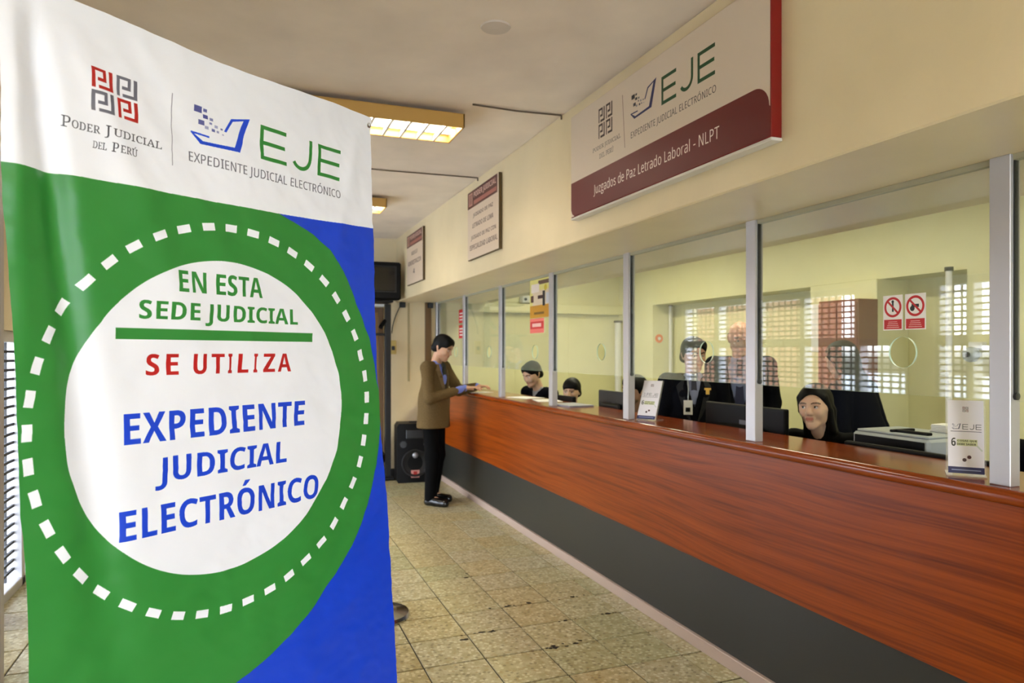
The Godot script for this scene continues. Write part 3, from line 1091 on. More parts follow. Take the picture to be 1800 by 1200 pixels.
func floor_tiles() -> void:
	var fl: Node3D = get_node("floor")
	var step := 0.3165
	var meshes := []
	for i in 3:
		var g := Geo.new()
		g.box(Vector3(0, -0.005, 0), Vector3(step - 0.006 - i * 0.0012, 0.010, step - 0.009 - i * 0.002), 0.0018)
		meshes.append(g.mesh())
	var rng := RandomNumberGenerator.new()
	rng.seed = 77
	for ix in range(-7, 5):
		for iz in range(-1, 19):
			var x0 := 0.82 + ix * step
			var d0 := 2.755 + iz * step
			if x0 > 2.21 or x0 < -1.45 or d0 + step > END:
				continue
			var o := MeshInstance3D.new()
			o.name = "tile"
			o.mesh = meshes[rng.randi() % 3]
			o.material_override = mats["terrazzo%d" % (rng.randi() % 5)]
			fl.add_child(o, true)
			o.position = P(x0 + step / 2.0, rng.randf_range(-0.0008, 0.0004), d0 + step / 2.0)
			o.rotation = Vector3(rng.randf_range(-0.002, 0.002), rng.randf_range(-0.002, 0.002), rng.randf_range(-0.002, 0.002))
	# dark chipped spots and grime along some joints
	var st := Geo.new()
	for c in [[1.60, 3.385, 0.13, 0.020, 9], [1.56, 4.035, 0.13, 0.010, 8], [1.90, 4.035, 0.10, 0.008, 5], [1.22, 3.705, 0.10, 0.012, 6], [1.10, 3.66, 0.03, 0.03, 4], [1.75, 3.70, 0.06, 0.008, 4], [1.45, 4.6, 0.04, 0.04, 4], [2.02, 3.71, 0.10, 0.010, 5]]:
		for k in c[4]:
			var o := Vector2(c[0] + rng.randfn() * c[2] * 0.6, c[1] + rng.randfn() * c[3])
			var rad := rng.randf_range(0.004, 0.013)
			var blob := PackedVector2Array()
			for j in 9:
				var an := -TAU * j / 9.0
				blob.append(Vector2(cos(an) * 1.5, sin(an)) * rad * rng.randf_range(0.6, 1.25))
			st.prism(blob, P(o.x, -0.0005, o.y), Vector3.RIGHT, Vector3.FORWARD, 0.0012)
	var so := part("joint_grime", st, mat("grime", Color(0.14, 0.115, 0.07), 0.9), fl)
	so.set_meta("kind", "stuff")
	# the rest of the hall, out of the picture
	var r := Geo.new()
	r.slab(P(-1.34, -0.010, -4.0), P(2.21, -0.001, 2.755 - step))
	var ro := part("terrazzo_field", r, mats.terrazzo0, fl)
	ro.set_meta("kind", "stuff")


func windows_left() -> void:
	# near end, far end, sill of each bay
	var bays := [[4.05, 4.34, 0.0], [4.34, 4.66, 0.0], [4.95, 5.55, 0.0], [5.55, 6.32, 0.0], [6.32, 7.09, 0.0], [7.09, 7.86, 0.0], [7.86, 8.62, 0.0]]
	for i in bays.size():
		var a: float = bays[i][0]
		var wdt: float = bays[i][1] - a
		var low: float = bays[i][2]
		var w := setting("window_%d" % (i + 1))
		var g := Geo.new()
		var head := 1.68 if i == 2 else 2.22
		g.slab(P(-1.50, low, a), P(-1.38, head, a + 0.035), 0.004)
		g.slab(P(-1.50, low, a + wdt - 0.035), P(-1.38, head, a + wdt), 0.004)
		g.slab(P(-1.50, head - 0.07, a), P(-1.38, head, a + wdt), 0.004)
		if head > 2.0:
			g.slab(P(-1.50, 1.62, a), P(-1.38, 1.70, a + wdt), 0.004)
		g.slab(P(-1.50, low, a), P(-1.38, low + 0.06, a + wdt), 0.004)
		part("window_frame", g, mats.aluminium, w)
		var b := Geo.new()
		var n := roundi((wdt - 0.07) / 0.10)
		for k in range(1, n):
			var d := a + 0.035 + (wdt - 0.07) * k / n
			b.slab(P(-1.455, low + 0.06, d - 0.009), P(-1.44, head - 0.07, d + 0.009))
		var rows := roundi((head - 0.13 - low) / 0.060)
		for k in range(1, rows):
			var y := low + 0.06 + (head - 0.13 - low) * k / rows
			b.slab(P(-1.44, y - 0.009, a + 0.035), P(-1.425, y + 0.009, a + wdt - 0.035))
		var gr := part("grille", b, mats.grille_iron, w)
		gr.set_meta("kind", "stuff")
	# aluminium leaf that stands into the hall at the left edge of the picture
	var t := thing("glazed_door_leaf", "grey aluminium door leaf at the left edge beside the banner", "door")
	var fr := Geo.new()
	for x in [-1.335, -0.892]:
		fr.slab(P(x, 0.0, 3.05), P(x + 0.06, 2.3, 3.10), 0.004)
	for y in [0.0, 0.90, 2.24]:
		fr.slab(P(-1.275, y, 3.055), P(-0.892, y + 0.06, 3.095), 0.004)
	part("frame", fr, mats.aluminium, t)
	for y in [[0.06, 0.90], [0.96, 2.24]]:
		var pg := Geo.new()
		pg.slab(P(-1.275, y[0], 3.072), P(-0.892, y[1], 3.078))
		part("pane", pg, mats.glass, t)


func outside() -> void:
	var g := Geo.new()
	g.slab(P(-40, -0.4, -30), P(-1.6, -0.05, 40))
	g.slab(P(-1.6, -0.4, -30), P(12, -0.05, -4.2))
	struct("ground_street", g, mat("pale_paving", Color(0.84, 0.84, 0.83), 0.9))
	var t := thing("unseen_house", "reddish brown house across the street behind the window bars", "building", P(-12, -0.05, 26.5))  # out of view; placed to dim the upper reflections in the glass
	g = Geo.new()
	g.slab(Vector3(-3, 0, -7.5), Vector3(0, 7.4, 7.5))
	part("wall", g, mat("brick_paint", Color(0.56, 0.37, 0.27), 0.9), t)
	g = Geo.new()
	g.slab(Vector3(-3.2, 7.4, -7.7), Vector3(0.2, 7.7, 7.7), 0.03)
	part("roof", g, mat("roof_edge", Color(0.8, 0.76, 0.7), 0.9), t)
	for z in [-5.6, -2.8, 0.0, 2.8, 5.6]:
		g = Geo.new()
		g.slab(Vector3(-0.05, 4.2, z - 0.6), Vector3(0.04, 5.6, z + 0.6), 0.01)
		part("window", g, mat("house_window", Color(0.80, 0.82, 0.85), 0.2), t)


# ---------------------------------------------------------------- counter and screen
func counter() -> void:
	var t := thing("service_counter", "long reddish wooden service counter with charcoal lower panel", "counter")
	var a := 0.25
	var b := END - 0.02
	var g := Geo.new()
	g.use_uv = true
	var face := func(p0: Vector3, p1: Vector3, p2: Vector3, p3: Vector3, out: Vector3, u0: float, u1: float, v0: float, v1: float) -> void:
		var k := g.v.size()
		g.tri(p0, p1, p2, out); g.tri(p0, p2, p3, out)
		var span := p1.distance_to(p0)
		for i in range(k, g.v.size()):
			var q := g.v[i]
			var u := (q - p0).dot((p1 - p0) / span) / span
			var vv := clampf((q - p0).length_squared() - pow(u * span, 2), 0.0, 1e6)
			g.uv.append(Vector2(lerpf(u0, u1, u), lerpf(v0, v1, sqrt(vv) / p0.distance_to(p3))))
	face.call(P(2.205, 1.08, b), P(2.205, 1.08, a), P(2.205, 0.472, a), P(2.205, 0.472, b), Vector3.LEFT, 0.0, 1.0, 0.0, 0.9)
	face.call(P(2.205, 0.472, b), P(2.205, 0.472, a), P(2.235, 0.472, a), P(2.235, 0.472, b), Vector3.DOWN, 0.0, 1.0, 0.9, 0.93)
	face.call(P(2.235, 1.08, b), P(2.235, 1.08, a), P(2.235, 0.472, a), P(2.235, 0.472, b), Vector3.RIGHT, 0.0, 1.0, 0.0, 0.9)
	part("front_panel", g, mats.veneer, t, "reddish wood panel with long horizontal grain")
	# top with a rounded front edge
	var pr := PackedVector2Array()
	for i in 9:
		var an := PI * 0.5 + PI * i / 8.0
		pr.append(Vector2(2.207 + cos(an) * 0.024, 1.101 + sin(an) * 0.025))
	pr.append(Vector2(2.57, 1.076)); pr.append(Vector2(2.57, 1.126))
	g = Geo.new()
	g.use_uv = true
	var acc := 0.0
	for i in pr.size():
		var p := pr[i]
		var q := pr[(i + 1) % pr.size()]
		var nn := Vector3(-(q - p).y, (q - p).x, 0)
		var mid_ := (p + q) * 0.5 - Vector2(2.38, 1.101)
		if nn.dot(Vector3(mid_.x, mid_.y, 0)) < 0.0:
			nn = -nn
		var na := nn.normalized()
		var n0 := na
		var n1 := na
		if i < 8:
			n0 = Vector3(p.x - 2.207, p.y - 1.101, 0).normalized(); n1 = Vector3(q.x - 2.207, q.y - 1.101, 0).normalized()
		var l := p.distance_to(q)
		var vs := [P(p.x, p.y, b), P(p.x, p.y, a), P(q.x, q.y, a), P(q.x, q.y, b)]
		var us := [Vector2(0, acc), Vector2(1, acc), Vector2(1, acc + l / 0.73), Vector2(0, acc + l / 0.73)]
		var nv := [n0, n0, n1, n1]
		acc += l / 0.73
		for tr in [[0, 1, 2], [0, 2, 3]]:
			var flip: bool = (vs[tr[2]] - vs[tr[0]]).cross(vs[tr[1]] - vs[tr[0]]).dot(na) < 0.0
			for k in ([tr[0], tr[2], tr[1]] if flip else tr):
				g.v.append(vs[k]); g.n.append(nv[k]); g.uv.append(us[k])
	part("countertop", g, mats.veneer_top, t, "polished wooden top with rounded edge")
	g = Geo.new()
	g.slab(P(2.225, 0.066, a), P(2.245, 0.472, b))
	part("lower_panel", g, mats.charcoal, t, "charcoal grey lower panel")
	g = Geo.new()
	g.slab(P(2.205, 0.0, a), P(2.245, 0.066, b), 0.004)
	part("skirting", g, mats.skirting, t, "pinkish beige skirting strip")
	for a2 in [[1.78, 2.54], [2.93, 3.66], [4.54, 5.06], [5.46, 5.96]]:
		g = Geo.new()
		g.slab(P(2.572, 0.73, a2[0]), P(2.735, 0.76, a2[1]), 0.003)
		part("monitor_shelf", g, mats.grey_plastic, t)
	for d in [0.27, 2.1, 3.3, 4.5, 5.7, 6.9, 8.1]:
		g = Geo.new()
		g.slab(P(2.245, 0, d), P(2.55, 1.076, d + 0.02))
		part("rib", g, mats.charcoal, t)


func pane_with_hole(da: float, db: float, y0: float, y1: float, hd: float, hy: float, r: float, x0: float, x1: float) -> Array:
	var g := Geo.new()
	var e := Geo.new()
	var seg := 48
	for k in seg:
		var t0 := TAU * k / seg
		var t1 := TAU * (k + 1) / seg
		var rim := func(t: float) -> Vector2:
			var c := Vector2(cos(t), sin(t))
			var m := 1e9
			if absf(c.x) > 1e-6:
				m = minf(m, ((db if c.x > 0 else da) - hd) / c.x)
			if absf(c.y) > 1e-6:
				m = minf(m, ((y1 if c.y > 0 else y0) - hy) / c.y)
			return Vector2(hd, hy) + c * m
		var o0: Vector2 = rim.call(t0); var o1: Vector2 = rim.call(t1)
		var i0 := Vector2(hd + cos(t0) * r, hy + sin(t0) * r); var i1 := Vector2(hd + cos(t1) * r, hy + sin(t1) * r)
		# a corner between the two rim points
		var mid := [o0, o1]
		for c in [Vector2(da, y0), Vector2(db, y0), Vector2(da, y1), Vector2(db, y1)]:
			var an := fposmod((c - Vector2(hd, hy)).angle(), TAU)
			if an > t0 + 1e-5 and an < t1 - 1e-5:
				mid = [o0, c, o1]
		for x in [x0, x1]:
			var out := Vector3.LEFT if x == x0 else Vector3.RIGHT
			for j in mid.size() - 1:
				g.tri(P(x, i0.y, i0.x), P(x, mid[j].y, mid[j].x), P(x, mid[j + 1].y, mid[j + 1].x), out)
			g.tri(P(x, i0.y, i0.x), P(x, o1.y, o1.x), P(x, i1.y, i1.x), out)
		e.quad(P(x0, i0.y, i0.x), P(x0, i1.y, i1.x), P(x1, i1.y, i1.x), P(x1, i0.y, i0.x), P(0, hy - i0.y, hd - i0.x))
	e.quad(P(x0, y0, da), P(x0, y0, db), P(x1, y0, db), P(x1, y0, da), Vector3.DOWN)
	return [g, e]


func screen() -> void:
	var t := thing("glass_screen", "row of clear glass panes between grey aluminium posts on the counter", "glass screen")
	var far := [0.405, 1.58, 2.76, 3.93, 5.10, 6.28, 7.46, 8.65]
	for i in far.size():
		var f: float = far[i]
		var g := Geo.new()
		g.slab(P(2.238, 1.126, f - 0.068), P(2.284, 2.17, f), 0.0025)
		var po := part("post", g, mats.aluminium, t)
		var k := Geo.new()
		k.slab(P(2.252, 1.40, f - 0.071), P(2.272, 2.17, f - 0.0685))
		if i < far.size() - 1:
			k.slab(P(2.252, 1.40, f + 0.0005), P(2.272, 2.17, f + 0.003))
		part("gasket", k, mats.gasket, po)
		var cl := Geo.new()
		cl.rod(P(2.261, 1.41, f - 0.076), P(2.261, 1.41, f - 0.066), 0.012, 0.012, 10)
		part("clip", cl, mats.dark_plastic, po)
	for i in far.size() - 1:
		var a: float = far[i] + 0.003
		var b: float = far[i + 1] - 0.071
		var two := pane_with_hole(a, b, 1.394, 2.168, a + 0.335, 1.548, 0.057, GX - 0.004, GX + 0.004)
		var pn := part("pane", two[0], mats.glass, t)
		part("polished_edge", two[1], mats.glass_edge_glint, pn)
	# grey rail along the top of the panes
	var r := Geo.new()
	r.slab(P(2.250, 2.150, 0.41), P(2.276, 2.17, 8.58), 0.002)
	part("top_rail", r, mat("rail", Color(0.62, 0.60, 0.50), 0.5), t)


# ---------------------------------------------------------------- lamps
func ceiling_lamp(d: float) -> void:
	var place: String = {-2.4: "by the entrance, out of view", 0.35: "above the viewer, out of view", 4.08: "nearest in view, over the banner top", 6.48: "farther one, small beside the banner edge"}[d]
	var t := thing("ceiling_lamp", "louvred fluorescent ceiling lamp in a yellowed case, " + place, "ceiling lamp", P(0.565 if d > 1.0 else 0.15, 0, d), 0.0, "louvred ceiling lamps of the hall")
	var L := 0.625
	var W := 0.165
	var y0 := 2.845
	var y1 := 2.925
	var g := Geo.new()
	g.slab(Vector3(-L, y0, -W), Vector3(L, y1, -W + 0.012), 0.003); g.slab(Vector3(-L, y0, W - 0.012), Vector3(L, y1, W), 0.003)
	g.slab(Vector3(-L, y0, -W), Vector3(-L + 0.012, y1, W), 0.003); g.slab(Vector3(L - 0.012, y0, -W), Vector3(L, y1, W), 0.003)
	g.slab(Vector3(-L, y1 - 0.004, -W), Vector3(L, y1, W))
	part("case", g, mats.lamp_case, t)
	for x in [-0.4, 0.4]:
		g = Geo.new()
		g.slab(Vector3(x - 0.03, y1, -0.04), Vector3(x + 0.03, CEIL, 0.04))
		part("spacer", g, mats.black_metal, t)
	g = Geo.new()
	g.slab(Vector3(-L + 0.013, y1 - 0.012, -W + 0.013), Vector3(L - 0.013, y1 - 0.005, W - 0.013))
	part("reflector", g, mats.lamp_white, t)
	for z in [-0.075, 0.075]:
		g = Geo.new()
		g.rod(Vector3(-L + 0.03, y1 - 0.030, z), Vector3(L - 0.03, y1 - 0.030, z), 0.013, 0.013, 12)
		part("tube", g, mats.lamp_tube, t)
	for i in range(1, 12):
		var x := -L + 2.0 * L * i / 12.0
		g = Geo.new()
		for s in [-1.0, 1.0]:
			var za: float = 0.006 if s > 0 else -W + 0.013
			var zb: float = W - 0.013 if s > 0 else -0.006
			g.prism(PackedVector2Array([Vector2(-0.007, y0 + 0.002), Vector2(0.007, y0 + 0.002), Vector2(0.001, y0 + 0.036), Vector2(-0.001, y0 + 0.036)]), Vector3(x, 0, za), Vector3.RIGHT, Vector3.UP, zb - za)
		part("louvre_blade", g, mats.lamp_white, t)
	g = Geo.new()
	g.slab(Vector3(-L + 0.013, y0 + 0.002, -0.006), Vector3(L - 0.013, y0 + 0.036, 0.006))
	part("louvre_spine", g, mats.lamp_white, t)
	var li := AreaLight3D.new()
	li.name = "lamp_light"
	li.area_size = Vector2(1.2, 0.28)
	li.light_energy = 2.5 if d < 1.0 else 3.4
	li.light_color = Color(1.0, 0.965, 0.90)
	li.shadow_enabled = true
	li.area_range = 30.0
	li.rotation.x = -PI / 2.0
	li.position = Vector3(0, y0 + 0.040, 0)
	t.add_child(li)


func unseen_office_lamp(x: float, d: float) -> void:  # out of view; places and strengths chosen to light the office
	var place: String = {7.0: "fluorescent lamp over the far clerks, hidden by the bulkhead", 4.6: "fluorescent lamp over the suited men, hidden by the bulkhead", 2.2: "fluorescent lamp over the printer, hidden by the bulkhead", -0.2: "fluorescent lamp at the near office end, out of view"}[d]
	var t := thing("unseen_office_lamp", place, "ceiling lamp", P(x, 0, d), 0.0, "office ceiling lamps")
	var g := Geo.new()
	for s in [-1.0, 1.0]:
		g.slab(Vector3(s * 0.15 - 0.006, 2.80, -0.62), Vector3(s * 0.15 + 0.006, 2.90, 0.62), 0.002)
		g.slab(Vector3(-0.15, 2.80, s * 0.614 - 0.006), Vector3(0.15, 2.90, s * 0.614 + 0.006), 0.002)
	g.slab(Vector3(-0.15, 2.895, -0.62), Vector3(0.15, CEIL, 0.62))
	part("case", g, mats.lamp_white, t)
	for z in [-0.07, 0.07]:
		g = Geo.new()
		g.rod(Vector3(z, 2.86, -0.58), Vector3(z, 2.86, 0.58), 0.013, 0.013, 10)
		part("tube", g, mats.lamp_tube, t)
	var li := AreaLight3D.new()
	li.name = "lamp_light"
	li.area_size = Vector2(0.27, 1.18)
	li.light_energy = {7.0: 5.6, 4.6: 3.0, 2.2: 2.5, -0.2: 2.0}[d]
	li.light_color = Color(1.0, 0.985, 0.84)
	li.shadow_enabled = true
	li.area_range = 30.0
	li.rotation.x = -PI / 2.0
	li.position = Vector3(0, 2.83, 0)
	t.add_child(li)


# ---------------------------------------------------------------- banner
func banner_at(s: float, h: float, off: float) -> Vector3:
	var a := 0.549853
	var xc := -0.94742 + s * sin(a) + off * cos(a)
	var zc := 1.32 + s * cos(a) - off * sin(a)
	# off: towards the viewer, square to the sheet
	return P(xc * cos(YAW) + zc * sin(YAW), h, zc * cos(YAW) - xc * sin(YAW))


func curve_of(tab: Array, h: float) -> float:
	for i in tab.size() - 1:
		if h <= tab[i][0] and h >= tab[i + 1][0]:
			return lerpf(tab[i][1], tab[i + 1][1], (tab[i][0] - h) / (tab[i][0] - tab[i + 1][0]))
	return tab[0][1] if h > tab[0][0] else tab[tab.size() - 1][1]


func banner() -> void:
	var white := Color(0.92, 0.925, 0.95)
	var green := Color(0.17, 0.50, 0.20)
	var blue := Color(0.04, 0.24, 0.78)
	var ink := Color(0.25, 0.25, 0.28)
	var p := Print.new(-0.04, 1.16, 0.2, 2.3, 2048, white)
	p.poly([Vector2(-0.04, 0.2), Vector2(1.16, 0.2), Vector2(1.16, 1.93), Vector2(0.65, 1.914), Vector2(0.24, 1.907), Vector2(-0.04, 1.903)], green)
	var arc := [Vector2(0.635, 1.914), Vector2(0.70, 1.897), Vector2(0.76, 1.875), Vector2(0.817, 1.842), Vector2(0.865, 1.785), Vector2(0.905, 1.725), Vector2(0.94, 1.66), Vector2(0.975, 1.59), Vector2(1.003, 1.51), Vector2(1.020, 1.42), Vector2(1.026, 1.35), Vector2(1.023, 1.28), Vector2(1.010, 1.205), Vector2(0.982, 1.115), Vector2(0.947, 1.045), Vector2(0.903, 0.977), Vector2(0.835, 0.908), Vector2(0.757, 0.845), Vector2(0.665, 0.790), Vector2(0.58, 0.752), Vector2(0.505, 0.728), Vector2(0.38, 0.70), Vector2(0.2, 0.68), Vector2(0.0, 0.67), Vector2(-0.04, 0.67), Vector2(-0.04, 0.2), Vector2(1.16, 0.2), Vector2(1.16, 1.935)]
	p.poly(arc, blue)
	p.disc(0.483, 1.393, 0.3775, Color(0.90, 0.905, 0.93))
	for i in 45:
		var an := deg_to_rad(91.1 + i * 8.0)
		var o := Vector2(0.499, 1.387) + Vector2(cos(an), sin(an)) * 0.4665
		var u := Vector2(-sin(an), cos(an))
		p.stroke(o - u * 0.0075, o + u * 0.0075, 0.0185, white)
	p.text("EN ESTA", 0.345, 1.687, 0.582, 1.738, green, "Droid Sans", true)
	p.text("SEDE JUDICIAL", 0.256, 1.611, 0.699, 1.664, green, "Droid Sans", true)
	p.rect(0.205, 1.577, 0.751, 1.601, green)
	var red := Color(0.70, 0.07, 0.08)
	for c in [["S", 0.273, 0.303], ["E", 0.320, 0.349], ["U", 0.386, 0.420], ["T", 0.433, 0.469], ["I", 0.4805, 0.4915], ["L", 0.509, 0.540], ["I", 0.5545, 0.5655], ["Z", 0.583, 0.621], ["A", 0.631, 0.674]]:
		p.text(c[0], c[1], 1.4975, c[2], 1.545, red, "Droid Sans", true)
	p.text("EXPEDIENTE", 0.222, 1.350, 0.722, 1.416, blue, "Droid Sans", true)
	p.text("JUDICIAL", 0.294, 1.240, 0.660, 1.313, blue, "Droid Sans", true)
	p.text("ELECTRÓNICO", 0.215, 1.142, 0.772, 1.228, blue, "Droid Sans", true)
	draw_squares(p, 0.152, 2.046, 0.252, 2.137, Color(0.68, 0.12, 0.10), Color(0.40, 0.40, 0.45))
	for w in [["P", 0.098, 0.114, 2.000, 2.022], ["ODER", 0.117, 0.170, 2.001, 2.017], ["J", 0.179, 0.190, 1.996, 2.022], ["UDICIAL", 0.195, 0.307, 2.003, 2.019], ["DEL", 0.158, 0.184, 1.971, 1.985], ["P", 0.194, 0.207, 1.971, 1.990], ["ERÚ", 0.211, 0.251, 1.972, 1.992]]:
		p.text(w[0], w[1], w[3], w[2], w[4], ink, "Droid Serif")
	p.stroke(Vector2(0.333, 2.137), Vector2(0.333, 1.974), 0.0014, Color(0.45, 0.45, 0.5))
	draw_laptop(p, 0.38, 2.040, 0.541, 2.136, Color(0.06, 0.26, 0.80), Color(0.30, 0.32, 0.58))
	draw_eje(p, 0.576, 2.045, 0.855, 2.133, green, 0.115)
	p.text("EXPEDIENTE JUDICIAL ELECTRÓNICO", 0.377, 1.989, 0.857, 2.024, Color(0.36, 0.36, 0.40), "Droid Sans")
	var t := thing("printed_banner", "large white, green and blue printed banner with a white circle in front", "banner", banner_at(0.5, 0.0, 0.0))
	var base := t.position
	var lt := [[2.26, -0.012], [1.9, -0.009], [1.83, -0.007], [1.736, 0.001], [1.63, 0.007], [1.52, 0.013], [1.37, 0.018], [1.24, 0.024], [1.12, 0.033], [1.0, 0.037], [0.9, 0.037], [0.2, 0.045]]
	var rt := [[2.26, 0.980], [2.085, 0.989], [1.93, 0.994], [1.69, 0.999], [1.546, 1.009], [1.316, 1.027], [1.117, 1.053], [0.86, 1.080], [0.674, 1.096], [0.485, 1.113], [0.2, 1.13]]
	var nz := noise(31, 1.0, FastNoiseLite.TYPE_SIMPLEX_SMOOTH, 3)
	var fold := func(s: float, h: float) -> float:
		var up := 2.255 - h
		var w := 0.0
		# folds that run down from the pinned left corner
		for q in [[0.040, 0.12, 0.026, -0.022, 0.95], [0.005, 0.03, 0.020, 0.012, 0.6], [0.10, 0.42, 0.045, 0.009, 0.6], [0.20, 0.75, 0.06, -0.006, 0.5], [0.93, -0.20, 0.03, 0.006, 0.4]]:
			var c: float = q[0] + q[1] * up
			w += q[3] * exp(-pow((s - c) / (q[2] * (0.6 + up)), 2.0)) * clampf(up * 6.0, 0.0, 1.0) * clampf((q[4] * 1.6 - up) / 0.6, 0.0, 1.0)
		# crumples of the vinyl
		w += nz.get_noise_2d(s * 2.6, h * 4.5) * 0.0055
		w += (0.5 - absf(nz.get_noise_2d(s * 5.0 + 7.0, h * 8.0))) * 0.0050
		w += absf(nz.get_noise_2d(s * 14.0 + 3.0, h * 20.0)) * 0.0014
		w += sin(s * 9.0 + h * 1.3) * 0.004 * clampf((1.3 - h) * 1.5, 0.0, 1.0)
		# hem tipped forward at the top, shaped so the band falls darker
		if up < 0.034:
			w += 0.007 * pow((0.034 - up) / 0.034, 1.2)
		return w
	var NX := 110
	var NY := 190
	var g := Geo.new()
	g.use_uv = true
	var grid := PackedVector3Array()
	var guv := PackedVector2Array()
	for j in NY + 1:
		for i in NX + 1:
			var fi := float(i) / NX
			var top := 2.252 + 0.008 * fi + 0.004 * sin(fi * 9.0) - 0.004 * sin(fi * PI)
			var h := lerpf(top, 0.25, float(j) / NY)
			var s := lerpf(curve_of(lt, h), curve_of(rt, h), fi)
			grid.append(banner_at(s, h, fold.call(s, h)) - base)
			guv.append(Vector2((s + 0.04) / 1.2, (2.3 - h) / 2.1))
	var gn := PackedVector3Array()
	gn.resize(grid.size())
	var faces := []
	for j in NY:
		for i in NX:
			var a := j * (NX + 1) + i
			faces.append([a, a + 1, a + NX + 2]); faces.append([a, a + NX + 2, a + NX + 1])
	for f in faces:
		var nn: Vector3 = (grid[f[2]] - grid[f[0]]).cross(grid[f[1]] - grid[f[0]])
		for k in 3:
			gn[f[k]] += nn
	for f in faces:
		for k in 3:
			g.v.append(grid[f[k]]); g.n.append(gn[f[k]].normalized()); g.uv.append(guv[f[k]])
	var bm := print_mat(p, 0.42)
	bm.cull_mode = BaseMaterial3D.CULL_DISABLED
	part("sheet", g, bm, t)
	# eyelets, and the cross stand that carries the sheet from behind
	for c in [[0.972, 2.240], [0.0, 2.236], [1.10, 0.285], [0.06, 0.285]]:
		var q := Geo.new()
		var o := banner_at(c[0], c[1], 0.004) - base
		var z := (banner_at(c[0], c[1], 1.0) - banner_at(c[0], c[1], 0.0)).normalized()
		var bs := Basis(z.cross(Vector3.UP).normalized(), z, Vector3.UP).orthonormalized()
		q.lathe([Vector2(0.0035, 0.0), Vector2(0.004, 0.0025), Vector2(0.0065, 0.003), Vector2(0.009, 0.0015), Vector2(0.0095, -0.001)], o, 20, bs)
		part("eyelet", q, mats.chrome, t)
	var hub := banner_at(0.52, 1.10, -0.14) - base
	var hb := Geo.new()
	hb.rod(hub - Vector3(0, 0.06, 0), hub + Vector3(0, 0.06, 0), 0.025, 0.025, 16)
	part("stand_hub", hb, mats.black_plastic, t)
	for c in [[0.965, 2.236], [0.01, 2.232], [1.095, 0.285], [0.065, 0.285]]:
		var q := Geo.new()
		var e := banner_at(c[0], c[1], -0.008) - base
		var m := hub.lerp(e, 0.5) + (banner_at(0.5, 1, -1.0) - banner_at(0.5, 1, 0.0)) * 0.035
		q.rod(hub, m, 0.007, 0.006, 8); q.rod(m, e, 0.006, 0.004, 8)
		part("stand_arm", q, mats.black_metal, t)
	for c in [[0.2, -0.35], [0.9, -0.35], [0.55, 0.05]]:
		var q := Geo.new()
		var foot := banner_at(c[0], 0.012, c[1]) - base
		q.rod(hub - Vector3(0, 0.05, 0), foot, 0.009, 0.009, 8)
		q.rod(foot - Vector3(0, 0.012, 0), foot + Vector3(0, 0.012, 0), 0.016, 0.014, 12)
		part("stand_leg", q, mats.black_metal, t)


# ---------------------------------------------------------------- signs on the bulkhead
func flat_sign(called: String, label: String, x0: float, x1: float, da: float, db: float, y0: float, y1: float, face: Material, body: Material, group := "") -> Node3D:
	# da near end, db far end; the print is seen with the far end on its left
	var t := thing(called, label, "sign", P(x1, y0, (da + db) * 0.5), 0.0, group)
	var o := t.position
	var g := Geo.new()
	g.slab(P(x0, y0, da) - o, P(x1, y1, db) - o, 0.003)
	part("board", g, body, t)
	g = Geo.new()
	var x := x0 - 0.0015
	g.print_quad(P(x, y1 - 0.004, db - 0.004) - o, P(x, y1 - 0.004, da + 0.004) - o, P(x, y0 + 0.004, da + 0.004) - o, P(x, y0 + 0.004, db - 0.004) - o, Vector3.LEFT)
	part("printed_face", g, face, t)
	return t


